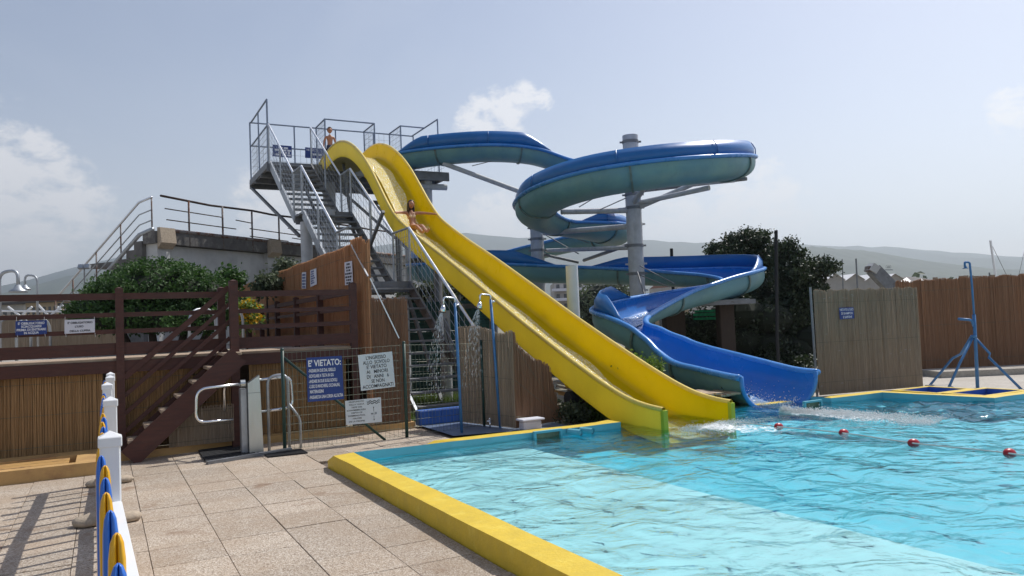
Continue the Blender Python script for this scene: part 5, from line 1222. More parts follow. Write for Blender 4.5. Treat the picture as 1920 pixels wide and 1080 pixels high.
# ================================================================== RIGHT-HAND SIDE
rp_ = empty('reed_windbreak', (12.9, 9.65, 0), 'pale grey-brown reed panel standing at the pool corner with a blue soap notice', 'reed panel')
a, b = (11.66, 9.86), (14.12, 9.47)
reed_panel(rp_, 'reeds', a, b, .01, lambda t: 1.96+.012*math.sin(t*50), .0088, .0060, m_reedg, 81, n=4)
q = MB()
q.cyl((11.64, 9.9, -.03), (11.62, 9.9, 2.02), .022, 8); q.build('frame_post', m_galvd, rp_)
q = MB(); q.cyl((14.13, 9.50, -.03), (14.05, 9.52, 1.95), .022, 8); q.build('frame_post', m_galvd, rp_)
def pq(c, a, b, off):
    A = Vector((*a, 0)); B = Vector((*b, 0)); d2 = (B-A).normalized(); nrm = Vector((-d2.y, d2.x, 0)); nrm = nrm if nrm.dot(EYE-A) > 0 else -nrm; A = A+nrm*off
    out = []
    for px, py in c: v = ray(px, py); out.append(EYE+v*((A-EYE).dot(nrm)/v.dot(nrm)))
    return out
quad_sign('soap_notice', "small blue sign VIETATO L'USO DI SHAMPOO E SAPONI on the pale reed panel", pq([(1573, 577), (1600, 576), (1602, 597), (1575, 599)], a, b, .03), m_signb, m_inkw, [("VIETATO L'USO", .02, .97, .28, .19), ('DI SHAMPOO', .12, .90, .60, .19), ('E SAPONI', .22, .82, .92, .19)], .012)
tk_ = MB(); rq = random.Random(4)
for k in range(26):                                  # straw-coloured tie ends
    c = pq([(rq.uniform(1535, 1725), rq.choice([556, 625, 660, 697, 720])+rq.uniform(-5, 5))], a, b, .012)[0]; tk_.bar(c, c+Vector((rq.uniform(.02, .06), -.005, rq.uniform(-.006, .006))), .006, .003)
tk_.build('tie_ends', m_paper, rp_)['kind'] = 'stuff'
rf2 = empty('reed_fence', (18, 11, 0), 'long reddish-brown reed fence at the back right behind the blue tripod', 'reed fence')
a2, b2 = tuple(UPX(1690, 700, 18.2).xy), tuple(UPX(2060, 690, 18.6).xy)
m_reedr = M('reed_red', (.30, .155, .085), .75, scale=5, stretch=(22, 22, .5), col2=(.46, .27, .16), trans=.3)
reed_panel(rf2, 'reeds', a2, b2, .02, lambda t: 2.20+.02*math.sin(t*60)+.07*t, .0115, .0080, m_reedr, 82, n=4)
q = MB(); 
for t in (0, .25, .5, .75, 1):
    p = Vector((*a2, 0)).lerp(Vector((*b2, 0)), t)+f0*.08; q.cyl((p.x, p.y, -.03), (p.x, p.y, 2.15), .03, 8)
q.build('fence_posts', m_galvd, rf2)['kind'] = 'stuff'
q = MB(); p0, p1 = UPX(1742, 706, 17.2), UPX(2050, 706, 17.4); q.bar((p0.x, p0.y, .06), (p1.x, p1.y, .06), .9, .14); tag(q.build('step', m_apron), 'low concrete step along the reddish reed fence', 'step')
q = MB(); a3, b3 = UPX(1735, 538, 19.2), UPX(2060, 528, 19.6); nb_ = 60
pkf = empty('paling_fence', a3-zz*a3.z, 'grey wooden paling showing above the reddish reed fence', 'fence')
pmsh = MB(); pmsh.box((-.06, -.012, 0), (.06, .012, 2.26)); pmm = pmsh.mesh('pale'); pmm.materials.append(m_reedg)
for i in range(34):
    p = a3.lerp(b3, i/34); o = new_obj('pale', pmm, None, pkf); o.location = (p.x, p.y, rq.uniform(-.06, .05)); o.rotation_euler = (0, rq.uniform(-.01, .01), -.4)
# blue foot pits beside the pool
pit = empty('foot_pits', (12.2, 7.7, 0), 'pair of dark blue foot baths with yellow rims at the pool corner', 'foot bath')
def pitbox(x0_, x1_, y0_, y1_):
    q = MB(); q.box((x0_, y0_, .0), (x1_, y1_, .012)); q.build('basin', m_bpaint, pit)
    w = .09; z = .172
    for lo, hi in (((x0_-w, y0_-w, -.03), (x1_+w, y0_, z)), ((x0_-w, y1_, -.03), (x1_+w, y1_+w, z)), ((x0_-w, y0_+.001, -.03), (x0_, y1_-.001, z)), ((x1_, y0_+.001, -.03), (x1_+w, y1_-.001, z))):
        q = MB(); q.bevbox(lo, hi, .008); q.build('rim', m_yconc, pit)
    q = MB(); q.box((x0_, y1_-.006, .012), (x1_, y1_-.002, .165)); q.box((x0_+.002, y0_, .012), (x0_+.006, y1_-.01, .165)); q.box((x1_-.006, y0_, .012), (x1_-.002, y1_-.01, .165)); q.build('blue_lining', m_bpaint, pit)
pitbox(11.95, 12.75, 7.78, 8.45); pitbox(12.02, 13.0, 7.05, 7.60)
# blue tripod shower
tp_ = G(1833, 727); tr3 = empty('tripod_shower', tp_, 'blue painted tripod shower stand with tall post before the reddish reed fence', 'shower')
cpt = Vector((tp_.x-.03, tp_.y, 0))
def dpt(px, py): return DP(px, py, (tp_-EYE).dot(f0))
q = MB(); q.tube([tp_, dpt(1829, 640), dpt(1826, 590)], .032, 10); q.build('mast', m_bpole, tr3, True)
q = MB(); q.tube(bent([dpt(1827, 600), dpt(1822, 530), dpt(1818, 492), dpt(1809, 491), dpt(1809, 499)], .03), .020, 8); q.build('upper_pipe', m_bpole, tr3, True)
q = MB(); a = dpt(1810, 499); q.tube([a, a-zz*.03, a-zz*.045], [.02, .03, .06], 10); q.build('shower_head', m_bpole, tr3, True)
q = MB(); q.tube(bent([dpt(1826, 612), dpt(1822, 600), dpt(1797, 598)], .06), .026, 8); q.build('lever', m_bpole, tr3, True)
q = MB(); q.cyl(dpt(1826, 634), dpt(1826, 628), .05, 10); q.build('collar', m_bpole, tr3, True)
for pts in ([dpt(1822, 630), dpt(1804, 663)*.5+UPX(1800, 664, 15.4)*.5, UPX(1786, 672, 15.6), G(1743, 723)], [dpt(1824, 633), dpt(1800, 680), G(1776, 733)], [dpt(1831, 636), dpt(1856, 663), dpt(1854, 670), G(1916, 731)]):
    q = MB(); q.tube(pts, .024, 8); leg_o = q.build('leg', m_bpole, tr3, True)
    q = MB(); f_ = pts[-1]; q.bevbox((f_.x-.08, f_.y-.05, 0), (f_.x+.08, f_.y+.05, .015), .004); q.build('foot_plate', m_galvd, leg_o)
# floating lane marker
fl_pts = [G(1372, 790, .11), G(1460, 800, .11), G(1582, 812, .11), G(1713, 831, .11), G(1893, 850, .11), G(2100, 880, .11)]
q = MB(); cp_ = catmull(fl_pts, 8); q.tube(cp_, .008, 4); tag(q.build('float_rope', m_rope), 'thin pale rope across the pool carrying the red floats', 'rope')
for k, (px, py) in enumerate(((1460, 800), (1582, 812), (1713, 831), (1893, 850))):
    p = G(px, py, .10); q = MB(); q.sphere((0, 0, 0), 1, 14, 9, (.072, .05, .05)); o = q.build('float', m_red, None, True); o.location = p; o.rotation_euler = (0, .1, rq.uniform(-.5, .1))
    tag(o, ('nearest to the yellow slide of the red oval floats', 'second red oval float from the yellow slide', 'third red oval float from the yellow slide', 'red oval float farthest right on the rope')[k], 'float', 'red floats on the rope')
# splashing water
def foam(name, label, fn, n, seed):
    rr = random.Random(seed); q = MB()
    for i in range(n):
        p, r = fn(rr); k = len(q.v)
        a = [Vector((rr.gauss(0, 1), rr.gauss(0, 1), rr.gauss(0, 1))).normalized()*r*rr.uniform(.6, 1.3) for _ in range(4)]
        d = [Vector((1, 1, 1)), Vector((1, -1, -1)), Vector((-1, 1, -1)), Vector((-1, -1, 1))]
        q.v += [tuple(p+(d[j]*.58*r+a[j]*.45)) for j in range(4)]; q.f += [(k, k+1, k+2), (k, k+3, k+1), (k, k+2, k+3), (k+1, k+3, k+2)]; q.mi += [0]*4
    return tag(q.build(name, m_foam, None, True), label, 'splash', kind='stuff')
s0 = frames[-1][0]-zz*.5; ax = (fl_pts[0]*0+Vector((11.9, 6.9, 0)))
A_ = G(1466, 772, .09); B_ = G(1760, 791, .09)
def fn1(r):
    t = r.random()**1.3; w = .08+.34*t; c = A_.lerp(B_, t); h = abs(r.gauss(0, .035))*(1.15-t*.7)
    n_ = (B_-A_).normalized(); sd = Vector((-n_.y, n_.x, 0)); p = c+sd*r.gauss(0, w*.55)
    return Vector((p.x, p.y, water_h(p.x, p.y)+h)), r.uniform(.003, .011)
foam('splash_foam', 'white foam streak where the blue slide meets the water', fn1, 14000, 5)
E_ = Vector((7.15, 7.95, .02))
def fn2(r):
    a = r.uniform(-1, 1)*1.2-1.57+.25; d = abs(r.gauss(0, .42)); p = E_+Vector((math.cos(a)*d+r.uniform(-.45, .45), math.sin(a)*d*.8, 0)); return Vector((p.x, p.y, water_h(p.x, p.y)+abs(r.gauss(0, .02)))), r.uniform(.002, .007)
foam('splash_foam', 'white spray at the foot of the yellow slide', fn2, 4500, 6)
def fn3(r):
    i = NP-1-int(r.random()**1.5*16); p, l_, u_, t_ = frames[i]; x = r.gauss(-.05, .20); return p+l_*x+u_*(-dep_at(i)+abs(x)**2*.8+.03+abs(r.gauss(0, .03))), r.uniform(.004, .011)
foam('splash_foam', 'frothing water on the last metre of the blue slide', fn3, 1800, 7)

# lacy foam lying on the water: holes and ragged edges come from the material's own pattern
m_lace = bpy.data.materials.new('foam_lace'); m_lace.use_nodes = True; t = m_lace.node_tree; b = t.nodes['Principled BSDF']; n = t.nodes.new; l = t.links.new
b.inputs['Base Color'].default_value = (.92, .95, .96, 1); b.inputs['Roughness'].default_value = .4
at_ = n('ShaderNodeAttribute'); at_.attribute_name = 'fade'; g = n('ShaderNodeNewGeometry')
n1_ = n('ShaderNodeTexNoise'); n1_.inputs['Scale'].default_value = 16; n1_.inputs['Detail'].default_value = 7; n1_.inputs['Roughness'].default_value = .7; n1_.inputs['Distortion'].default_value = .6; l(g.outputs['Position'], n1_.inputs['Vector'])
ma = n('ShaderNodeMath'); ma.operation = 'MULTIPLY_ADD'; l(n1_.outputs['Fac'], ma.inputs[0]); ma.inputs[1].default_value = 2.0; l(at_.outputs['Fac'], ma.inputs[2])
mb_ = n('ShaderNodeMapRange'); mb_.inputs['From Min'].default_value = 1.45; mb_.inputs['From Max'].default_value = 1.85; l(ma.outputs[0], mb_.inputs[0])
tp1 = n('ShaderNodeBsdfTransparent'); mx_ = n('ShaderNodeMixShader'); l(mb_.outputs[0], mx_.inputs[0]); l(tp1.outputs[0], mx_.inputs[1]); l(b.outputs[0], mx_.inputs[2]); l(mx_.outputs[0], t.nodes['Material Output'].inputs['Surface'])
def lace(label, P0, P1, w0, w1, nl=90, nw=26):
    d2 = (P1-P0); d2.z = 0; sd = Vector((-d2.y, d2.x, 0)).normalized(); v = []; f = []; fd = []
    for i in range(nl+1):
        u = i/nl; c = P0.lerp(P1, u); w = w0+(w1-w0)*u
        for j in range(nw+1):
            k = j/nw*2-1; p = c+sd*w*k; v.append((p.x, p.y, water_h(p.x, p.y)+.012+.02*max(0, noise.noise(p*6))*(1-u))); fd.append(max(0, 1-abs(k)**1.6)*min(1, u*8)*(1-u)**.6)
    for i in range(nl):
        for j in range(nw): a = i*(nw+1)+j; f.append((a, a+1, a+nw+2, a+nw+1))
    me = bpy.data.meshes.new('foam_patch'); me.from_pydata(v, [], f); me.update(); at = me.attributes.new('fade', 'FLOAT', 'POINT'); at.data.foreach_set('value', fd); me.polygons.foreach_set('use_smooth', [True]*len(f))
    tag(new_obj('foam_patch', me, m_lace), label, 'foam', kind='stuff')
lace('lacy foam trailing off to the right of the blue slide exit', G(1462, 772, .09), G(1830, 800, .09), .25, .75)
lace('lacy foam in front of the yellow slide foot', Vector((7.0, 8.0, .09)), Vector((7.7, 6.6, .09)), .5, .55, 60, 30)
# ================================================================== BACKGROUND TOWN
m_plaster = M('pale_plaster', (.42, .40, .37), .85, var=.12, scale=.8)
m_plaster2 = M('ochre_plaster', (.42, .33, .22), .85, var=.12, scale=.8)
m_roofd = M('dark_roof', (.085, .075, .072), .8, var=.2, scale=.8)
m_roofl = M('light_roof', (.70, .70, .70), .5, var=.1, scale=.4)
m_glassd = M('window_glass', (.04, .05, .06), .15)
def box_ud(b, u0, u1, d0, d1, z0, z1):
    c = [UD(u, d, z) for z in (z0, z1) for (u, d) in ((u0, d0), (u1, d0), (u1, d1), (u0, d1))]
    b.add(c, [(3, 2, 1, 0), (4, 5, 6, 7), (0, 1, 5, 4), (1, 2, 6, 5), (2, 3, 7, 6), (3, 0, 4, 7)]); return b
def px2u(px, d): return (px-960)/1430*d*1.0
def ztop(px, py, d): return pxd(px, py, d)[2]
def building(label, px0, px1, pyt, d, depth, wall, floors, cols, roof=None, balcony=False, name='apartment_block'):
    u0, u1 = pxd(px0, 560, d)[0], pxd(px1, 560, d)[0]; h = ztop((px0+px1)/2, pyt, d); root = empty(name, UD((u0+u1)/2, d, 0), label, 'building')
    box_ud(MB(), u0, u1, d, d+depth, -.03, h).build('wall', wall, root)
    fh = h/floors; cw = (u1-u0)/cols
    wm = MB(); box_ud(wm, 0, cw*.45, -.06, .05, 0, fh*.5); wme = wm.mesh('window'); wme.materials.append(m_glassd)
    for f in range(floors):
        for c in range(cols):
            o = new_obj('window', wme, None, root); o.location = UD(u0+cw*(c+.28), d, fh*(f+.25))
        if balcony:
            box_ud(MB(), u0-.4, u1+.4, d-1.3, d+.0, fh*f+fh*.02, fh*f+fh*.30).build('balcony', m_paper, root)
    if roof == 'flat': box_ud(MB(), u0-.5, u1+.5, d-.5, d+depth+.5, h, h+.35).build('roof', m_roofd, root)
    elif roof == 'hip':
        a = [UD(u, dd, h) for (u, dd) in ((u0-1, d-1), (u1+1, d-1), (u1+1, d+depth), (u0-1, d+depth))]; k = (u1-u0)*.25; t_ = [UD(u0+k, d+depth*.5, h*1.32), UD(u1-k, d+depth*.5, h*1.32)]
        q = MB(); q.add(a+t_, [(0, 1, 5, 4), (1, 2, 5), (2, 3, 4, 5), (3, 0, 4)]); q.build('roof', m_roofd, root)
    return root
building('white balconied apartment block seen under the blue slide left of the pipe column', 1040, 1095, 528, 120, 12, m_plaster, 5, 4, None, True)
building('grey balconied apartment block seen under the blue slide right of the pipe column', 1090, 1178, 524, 130, 12, m_plaster, 6, 6, None, True)
building('low cream house with solar roof behind the right column', 1215, 1290, 562, 90, 10, m_plaster2, 2, 5, 'flat', False, 'house')
building('dark-roofed large building at the far right beyond the fence', 1668, 1782, 533, 150, 16, m_plaster, 3, 10, 'hip')
building('low pale building with plants on its roof at the far right', 1785, 1845, 527, 140, 12, m_plaster, 2, 6, 'flat', False, 'house')
building('ochre apartment building low on the horizon at the far left', 48, 118, 567, 90, 10, m_plaster2, 3, 7, 'flat')
building('cream low building behind the white frame at the far left', -40, 44, 572, 100, 10, m_plaster, 2, 6, 'flat', False, 'house')
building('grey house between the white frame and the round bush', 122, 150, 574, 80, 8, m_plaster, 2, 3, 'flat', False, 'house')
# saw-tooth shed with white roofs
sh = empty('gabled_shed', UD(*pxd(1600, 540, 85)[:2], 0), 'row of pale gabled boat sheds behind the pale reed panel', 'shed'); d = 85
for k in range(4):
    p0, p1 = 1548+k*37, 1585+k*37; u0, u1 = pxd(p0, 540, d)[0], pxd(p1, 540, d)[0]; h = ztop(p0, 526, d); hp = ztop((p0+p1)/2, 513, d); um = (u0+u1)/2
    q = MB(); q.add([UD(u0, d, 0), UD(u1, d, 0), UD(u1, d, h), UD(um, d, hp), UD(u0, d, h)], [(0, 1, 2, 3, 4)]); q.build('gable_wall', m_plaster, sh)
    q = MB(); q.add([UD(u0, d-.3, h), UD(um, d-.3, hp), UD(um, d+18, hp), UD(u0, d+18, h), UD(u1, d-.3, h), UD(u1, d+18, h)], [(0, 1, 2, 3), (1, 4, 5, 2)]); q.build('roof', m_roofl, sh)
tn = empty('marquee', UD(*pxd(1700, 540, 60)[:2], 0), 'pair of white tent roofs above the reed panel edge', 'tent'); d = 60
for (a_, b_, c_, zt) in ((1668, 1700, 1725, 526), (1718, 1727, 1752, 528)):
    q = MB(); A = [UD(*pxd(a_, 541, d)), UD(*pxd(c_, 541, d)), UD(*pxd(c_, 541, d+5)), UD(*pxd(a_, 541, d+5))]; q.add(A+[UD(*pxd(b_, zt-6, d+2.5))], [(0, 1, 4), (1, 2, 4), (2, 3, 4), (3, 0, 4)]); q.build('canopy', m_roofl, tn)
# boat-yard conveyor boom
cv = empty('loading_boom', UD(*pxd(1660, 540, 40)[:2], 0), 'dark inclined loading boom rising above the pale reed panel', 'boom')
q = MB(); q.bar(UD(*pxd(1690, 560, 40)), UD(*pxd(1637, 505, 40)), .55, .62); q.build('arm', m_galvd, cv)
q = MB(); q.bar(UD(*pxd(1641, 508, 40)), UD(*pxd(1629, 500, 40)), .75, .42); q.build('head', m_conc, cv)
q = MB(); q.bar(UD(*pxd(1633, 500, 40)), UD(*pxd(1632, 510, 40)), .55, .4); q.build('mouth', m_rust, cv)
# masts and poles
def pole(name, label, pts, d, r, m, cat):
    q = MB(); P = [UD(*pxd(px, py, d)) for px, py in pts]; b0 = P[-1].copy(); b0.z = -.03; q.tube(P+[b0], r, 8); return tag(q.build(name, m), label, cat)
pole('tall_pole', 'tall dark slim pole standing in front of the evergreen trees', [(1455, 432), (1457, 640)], 19.5, .045, m_black, 'pole')
pole('short_pole', 'dark pole end rising above the blue flume right of the grey column', [(1259, 466), (1260, 500)], 28.5, .06, m_black, 'pole')
pole('flag_pole', 'thin bare pole left of the loading boom', [(1605, 485), (1608, 545)], 45, .05, m_galvd, 'pole')
pole('flag_pole', 'thin pole above the evergreen edge left of the boat sheds', [(1579, 486), (1581, 545)], 50, .04, m_galvd, 'pole')
pole('boat_mast', 'tall leaning yacht mast at the far right', [(1857, 451), (1870, 538)], 60, .09, m_galvb, 'mast')
pole('boat_mast', 'short yacht mast beside the tall leaning mast', [(1855, 511), (1857, 538)], 58, .06, m_galvd, 'mast')
q = MB(); q.tube([UD(*pxd(1860, 460, 60)), UD(*pxd(1898, 538, 62))], .02, 4); tag(q.build('mast_stay', m_galvd), 'thin wire stay running down from the leaning yacht mast', 'stay')
q = MB(); q.tube([UD(*pxd(1921, 470, 64)), UD(*pxd(1905, 538, 64))], .02, 4); tag(q.build('mast_stay', m_galvd), 'faint wire stay at the right edge of the view', 'stay')
sg = empty('roof_lettering', UD(*pxd(1665, 505, 152)), 'roof sign of single letters on the building beyond the boom', 'sign')
me = text_mesh('CABO', .0); xs = [v.co.x for v in me.vertices]; A = UD(*pxd(1661, 503, 155)); B = UD(*pxd(1671, 503, 155)); wv_ = (B-A).length; ws = max(xs)-min(xs)
for v in me.vertices: v.co = A+(B-A).normalized()*((v.co.x-min(xs))/ws*wv_)+zz*(v.co.y/.69*.55)
new_obj('lettering', me, m_ink, sg)
q = MB(); q.bar(UD(*pxd(1659, 506, 155)), UD(*pxd(1674, 506, 155)), .2, .15); q.build('frame', m_galvd, sg)
# town trees in the middle distance
for (px, py, d, r, lab, sd) in ((1128, 562, 60, (2.0, 2, 1.5), 'grey-green tree in front of the apartment blocks under the blue slide', 91), (1150, 566, 62, (1.3, 1.5, 1.2), 'smaller grey-green tree right of the larger one under the blue slide', 92)):
    c = UD(*pxd(px, py, d)); tree(lab, (c.x, c.y, -.03), [(c, r), (c+Vector((1, 0, .6)), (r[0]*.6, r[1]*.6, r[2]*.6)), (c+Vector((-1, 0, -.4)), (r[0]*.7, r[1]*.7, r[2]*.7)), (c-zz*1.5, (r[0]*.8, r[1], r[2]*.8))], 2600, .16, m_leafg, sd, 'trees below the apartment blocks', .15)
# scattered farther roofs and tree belts so that the plain is not bare
rb = random.Random(77); wod = []
for k in range(70):
    d = rb.uniform(190, 620); px = rb.uniform(-150, 2050); u = px2u(px, d)
    s_ = rb.uniform(4, 9); wod.append((UD(u, d, s_*.35), (s_*1.6, s_*1.1, s_*.62)))
o = leaf_cloud('woodland', wod, 16000, 1.1, m_leafg, None, 78, shell=.5); tag(o, 'belt of distant trees across the plain', 'woodland', kind='stuff')
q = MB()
for (c, R) in wod: q.sphere(c, 1, 8, 6, (R[0]*.85, R[1]*.85, R[2]*.85))  # dark lobes colour in the shade within the tree belt
tag(q.build('woodland', m_leafcore), 'painted shade inside the distant tree belt', 'woodland', kind='stuff')
hs = MB(); hw = [MB().box((-4, -3, 0), (4, 3, 5)).mesh('far_house') for _ in range(2)]
for i, mm_ in enumerate((m_plaster, m_plaster2)): hw[i].materials.append(mm_)
fh_ = []
for k in range(46):
    d = rb.uniform(170, 560); px = rb.uniform(-120, 2020); u = px2u(px, d); p = UD(u, d, -.03); s_ = rb.uniform(.8, 1.7)
    fh_.append((p, s_, rb.uniform(-.6, .6), rb.random()))
town = MB()
for (p, s_, a, t_) in fh_:
    c, s2 = math.cos(a), math.sin(a); w, dp, h = 4*s_, 3*s_, 4.2*s_*(.7+.6*t_)
    v = [(p.x+x*c-y*s2, p.y+x*s2+y*c, z) for z in (-.03, h) for x, y in ((-w, -dp), (w, -dp), (w, dp), (-w, dp))]; rdg = [(p.x-w*.9*c, p.y-w*.9*s2, h*1.3), (p.x+w*.9*c, p.y+w*.9*s2, h*1.3)]
    town.cur = 0; town.add(v, [(0, 1, 5, 4), (1, 2, 6, 5), (2, 3, 7, 6), (3, 0, 4, 7)]); town.cur = 1; town.add(v[4:]+rdg, [(0, 1, 5, 4), (2, 3, 4, 5), (1, 2, 5), (3, 0, 4)])
tag(town.build('far_town', [m_plaster, M('tile_roof', (.25, .12, .08), .85, var=.2, scale=.3)]), 'far-off roofs and walls of the town reading as one mass', 'town', kind='stuff')
# ================================================================== PEOPLE
def skin_mesh(J, E, root_i, sub=2):
    names = list(J); idx = {n: i for i, n in enumerate(names)}
    me = bpy.data.meshes.new('body'); me.from_pydata([tuple(J[n][0]) for n in names], [(idx[a], idx[b]) for a, b in E], []); me.update()
    o = bpy.data.objects.new('body', me); COL.objects.link(o)
    o.modifiers.new('skin', 'SKIN'); sv = me.skin_vertices[0].data if me.skin_vertices else None
    if sv is None:
        bm = bmesh.new(); bm.from_mesh(me); bm.verts.layers.skin.verify(); bm.to_mesh(me); bm.free(); sv = me.skin_vertices[0].data
    for n in names: r = J[n][1]; sv[idx[n]].radius = r if isinstance(r, tuple) else (r, r); sv[idx[n]].use_root = (n == root_i)
    o.modifiers['skin'].use_smooth_shade = True
    ss = o.modifiers.new('sub', 'SUBSURF'); ss.levels = sub; ss.render_levels = sub
    dg = bpy.context.evaluated_depsgraph_get(); out = bpy.data.meshes.new_from_object(o.evaluated_get(dg))
    bpy.data.objects.remove(o)
    V = [tuple(v.co) for v in out.vertices]; F = [tuple(p.vertices) for p in out.polygons]
    bpy.data.meshes.remove(out); return V, F
m_eye = M('eye_dark', (.02, .015, .012), .3); m_lip = M('lips', (.30, .07, .06), .5)
def head(q, c, s_, fwd, mouth_open):
    """head with brow, nose, mouth, ears; fwd = facing direction in plan"""
    fwd = Vector(fwd).normalized(); side = Vector((-fwd.y, fwd.x, 0)).normalized(); up = side.cross(fwd)*-1 if side.cross(fwd).z < 0 else side.cross(fwd)
    b = MB(); b.sphere((0, 0, 0), 1, 18, 14)
    for v in b.v:
        x, y, z = v; X_ = x*.40*s_; Y_ = y*.46*s_; Z_ = z*.52*s_
        if z < -.15: X_ *= 1+.38*(z+.15); Y_ *= 1+.20*(z+.15)
        f_ = max(0, y)
        if abs(x) < .28 and -.25 < z < .12 and y > .7: Y_ += .05*s_*(1-abs(x)/.28)
        q.v.append(tuple(Vector(c)+side*X_+fwd*Y_+up*Z_))
    o = len(q.v)-len(b.v); q.f += [tuple(i+o for i in f) for f in b.f]; q.mi += [0]*len(b.f)
    C_ = Vector(c)
    for sx in (-1, 1):
        q.cur = 1; q.sphere(C_+side*.15*s_*sx+fwd*.415*s_+up*.04*s_, .045*s_, 8, 5)
        q.cur = 0; q.sphere(C_+side*.40*s_*sx-up*.02*s_, .085*s_, 8, 6, (.5, .8, 1))
    q.cur = 2; q.sphere(C_+fwd*.40*s_-up*.24*s_, .085*s_ if mouth_open else .06*s_, 8, 5, (1.1, .5, 1.0 if mouth_open else .3)); q.cur = 0
    return fwd, side, up
def fingers(q, wrist, tip_dir, across, curl, L_=.055, r=.0075):
    tip_dir = Vector(tip_dir).normalized(); across = Vector(across).normalized(); curl = Vector(curl).normalized()
    for k, (off, ln) in enumerate(((-.028, .85), (-.010, 1.0), (.010, .97), (.027, .78))):
        a = wrist+tip_dir*.045+across*off; b = a+tip_dir*L_*.55*ln; c = b+(tip_dir*.4+curl*.9).normalized()*L_*.5*ln; q.tube([wrist+tip_dir*.02+across*off*.7, a, b, c], [r*1.1, r, r*.9, r*.7], 6)
    a = wrist+across*-.024+tip_dir*.012; q.tube([a, a-across*.022+tip_dir*.02, a-across*.026+tip_dir*.042+curl*.012], [r*1.15, r, r*.75], 6)
# girl riding down the yellow slide, arms spread to both rims
X0 = 7.09; Hp = Vector((X0, 18.44, 4.15))
J = {'pelvis': (Hp, (.100, .085)), 'waist': (Hp+Vector((-.005, .07, .145)), (.080, .070)), 'chest': (Hp+Vector((-.01, .12, .29)), (.098, .080)), 'neckb': (Hp+Vector((-.01, .13, .41)), (.05, .05)), 'neck': (Hp+Vector((-.01, .12, .48)), .035),
     'shl': (Hp+Vector((-.135, .12, .385)), .048), 'ell': (Hp+Vector((-.33, .02, .375)), .037), 'wrl': (Hp+Vector((-.53, -.16, .335)), .027), 'hal': (Hp+Vector((-.575, -.21, .330)), (.026, .014)),
     'shr': (Hp+Vector((.115, .12, .385)), .048), 'elr': (Hp+Vector((.32, .01, .375)), .037), 'wrr': (Hp+Vector((.52, -.15, .335)), .027), 'har': (Hp+Vector((.57, -.20, .330)), (.026, .014)),
     'hipl': (Hp+Vector((-.07, -.03, -.01)), .075), 'knl': (Hp+Vector((-.05, -.33, -.02)), .052), 'anl': (Hp+Vector((.0, -.62, -.22)), .034), 'tol': (Hp+Vector((.0, -.76, -.17)), .024),
     'hipr': (Hp+Vector((.07, -.03, -.01)), .075), 'knr': (Hp+Vector((.10, -.32, .00)), .052), 'anr': (Hp+Vector((.12, -.62, -.20)), .034), 'tor': (Hp+Vector((.13, -.75, -.13)), .024)}
E_ = [('pelvis', 'waist'), ('waist', 'chest'), ('chest', 'neckb'), ('neckb', 'neck'), ('chest', 'shl'), ('shl', 'ell'), ('ell', 'wrl'), ('wrl', 'hal'), ('chest', 'shr'), ('shr', 'elr'), ('elr', 'wrr'), ('wrr', 'har'), ('pelvis', 'hipl'), ('hipl', 'knl'), ('knl', 'anl'), ('anl', 'tol'), ('pelvis', 'hipr'), ('hipr', 'knr'), ('knr', 'anr'), ('anr', 'tor')]
q = MB(); V_, F_ = skin_mesh(J, E_, 'pelvis'); q.add(V_, F_)
hc = Hp+Vector((-.012, .10, .60)); fwd, side, up = head(q, hc, .205, (-.15, -1, -.08), True)
fingers(q, J['wrl'][0], (-.55, -.5, -.05), (.5, -.55, 0), (-.3, 0, -1)); fingers(q, J['wrr'][0], (.6, -.5, -.05), (.5, .6, 0), (.3, 0, -1))
girl = empty('person', Hp-zz*.12, 'dark-haired girl in a patterned bikini riding down the yellow slide with arms spread', 'person')
q.build('body', [m_skin, m_eye, m_lip], girl, True)
q = MB(); b = MB(); b.sphere((0, 0, 0), 1, 16, 10)
for v in b.v:
    x, y, z = v; yy = min(y, .10+.75*max(0, z)); q.v.append(tuple(hc+side*x*.095+fwd*(yy*.105-.012)+up*(z*.118+.012)))
q.f = list(b.f); q.mi = [0]*len(q.f)
rh = random.Random(3)
for k in range(26):
    a = rh.uniform(1.9, 4.4); st = hc+side*math.cos(a)*.0+fwd*math.cos(a)*.07+side*math.sin(a)*.085+up*rh.uniform(-.02, .05); drop = rh.uniform(.22, .36)
    q.tube([st, st-up*drop*.5-fwd*.02+side*rh.gauss(0, .01), st-up*drop+side*(rh.gauss(0, .02))-fwd*.0], [.02, .016, .006], 5)
for k in range(8):
    st = hc-side*.08*(1 if side.x > 0 else -1)+fwd*rh.uniform(-.02, .05)+up*.03; q.tube([st, st-up*.16-fwd*.0, st-up*rh.uniform(.28, .38)+fwd*.03], [.02, .016, .006], 5)
q.build('hair', m_hair, girl, True)
q = MB()
for sx in (-1, 1): q.sphere(J['chest'][0]+Vector((sx*.048, -.080, .0)), .045, 10, 7, (1.0, .55, .95)); q.tube([J['chest'][0]+Vector((sx*.05, -.09, .03)), J['chest'][0]+Vector((sx*.055, -.05, .10)), J['neckb'][0]+Vector((sx*.03, .05, .01))], .006, 5)
q.tube([J['chest'][0]+Vector((math.cos(a)*.108, math.sin(a)*.092, -.03)) for a in [2*math.pi*k/16 for k in range(16)]], .009, 5, closed=True)
q.build('bikini_top', m_cloth, girl, True)
q = MB(); b = MB(); b.sphere((0, 0, 0), 1, 16, 10)
q.v = [tuple(Hp+Vector((x*.125, y*.108-.005, z*.075-.005))) for x, y, z in b.v]; q.f = list(b.f); q.mi = [0]*len(b.f); q.build('bikini_bottom', m_cloth, girl, True)
def fn4(r): p = Hp+Vector((r.gauss(.05, .10), -.45+r.gauss(0, .16), -.12+abs(r.gauss(0, .05)))); return p, r.uniform(.002, .006)
foam('splash_spray', 'spray of drops round the legs of the sliding girl', fn4, 420, 9)
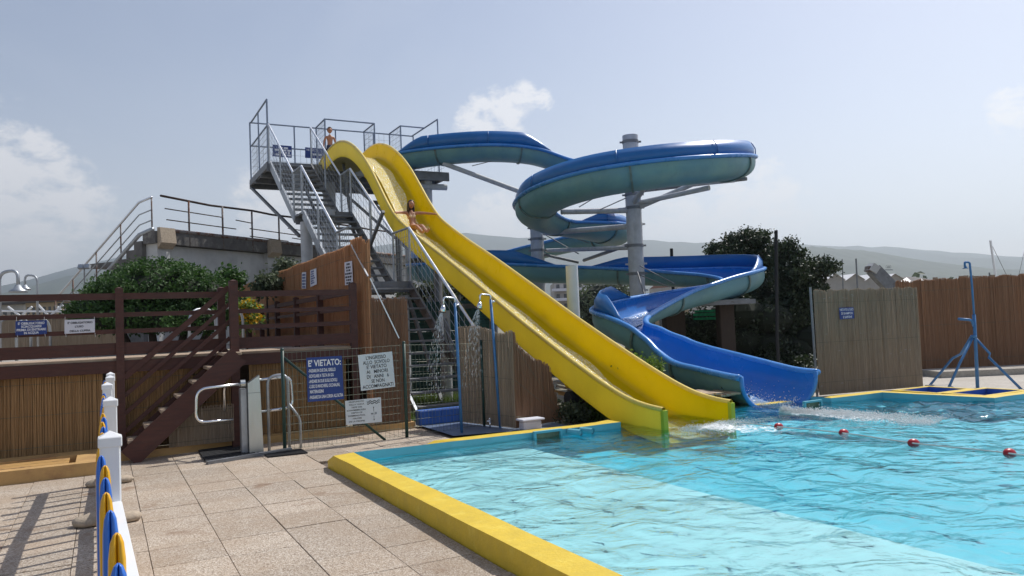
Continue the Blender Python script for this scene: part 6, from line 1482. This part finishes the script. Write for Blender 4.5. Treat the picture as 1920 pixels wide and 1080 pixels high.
# boy waiting on the platform above the yellow slide
Bp = Vector((6.86, 25.42, PZ)); B2 = Bp+zz*.66
J = {'pelvis': (B2, (.095, .08)), 'waist': (B2+zz*.14, (.082, .068)), 'chest': (B2+Vector((0, 0, .29)), (.105, .078)), 'neckb': (B2+zz*.40, (.05, .048)), 'neck': (B2+Vector((0, -.01, .47)), .036),
     'shl': (B2+Vector((-.135, 0, .365)), .042), 'ell': (B2+Vector((-.21, -.02, .16)), .031), 'wrl': (B2+Vector((-.24, -.10, -.03)), .022), 'hal': (B2+Vector((-.25, -.14, -.07)), (.024, .014)),
     'shr': (B2+Vector((.135, 0, .365)), .042), 'elr': (B2+Vector((.20, .0, .16)), .031), 'wrr': (B2+Vector((.22, -.08, -.03)), .022), 'har': (B2+Vector((.225, -.12, -.07)), (.024, .014)),
     'hipl': (B2+Vector((-.07, 0, -.06)), .078), 'knl': (B2+Vector((-.075, -.02, -.33)), .052), 'anl': (B2+Vector((-.075, .01, -.60)), .034), 'tol': (B2+Vector((-.085, -.11, -.635)), .022),
     'hipr': (B2+Vector((.07, 0, -.06)), .078), 'knr': (B2+Vector((.075, -.02, -.33)), .052), 'anr': (B2+Vector((.075, .01, -.60)), .034), 'tor': (B2+Vector((.085, -.11, -.635)), .022)}
q = MB(); V_, F_ = skin_mesh(J, E_, 'pelvis'); q.add(V_, F_)
hc = B2+Vector((0, -.015, .585)); fwd, side, up = head(q, hc, .205, (-.1, -1, -.05), False)
fingers(q, J['wrl'][0], (-.1, -.5, -.8), (.9, -.2, 0), (.2, -.6, -.4)); fingers(q, J['wrr'][0], (.05, -.5, -.8), (-.9, -.2, 0), (-.2, -.6, -.4))
boy = empty('person', Bp, 'short-haired bare-chested boy waiting at the top of the yellow slide', 'person')
q.build('body', [m_skin, m_eye, m_lip], boy, True)
q = MB(); b = MB(); b.sphere((0, 0, 0), 1, 16, 10)
for v in b.v:
    x, y, z = v; yy = min(y, .10+.95*max(0, z)); zc = max(z, -.30); q.v.append(tuple(hc+side*x*.092+fwd*(yy*.106-.006)+up*(zc*.120+.010)))
q.f = list(b.f); q.mi = [0]*len(q.f); q.build('hair', m_hairb, boy, True)
q = MB()
q.tube([B2+zz*.07, B2-zz*.03, B2-zz*.10], [.112, .120, .122], 14)
for sx in (-1, 1): q.tube([B2+Vector((sx*.065, 0, -.05)), B2+Vector((sx*.075, -.01, -.27))], [.088, .082], 12, False)
q.build('swim_shorts', m_trunk, boy, True)
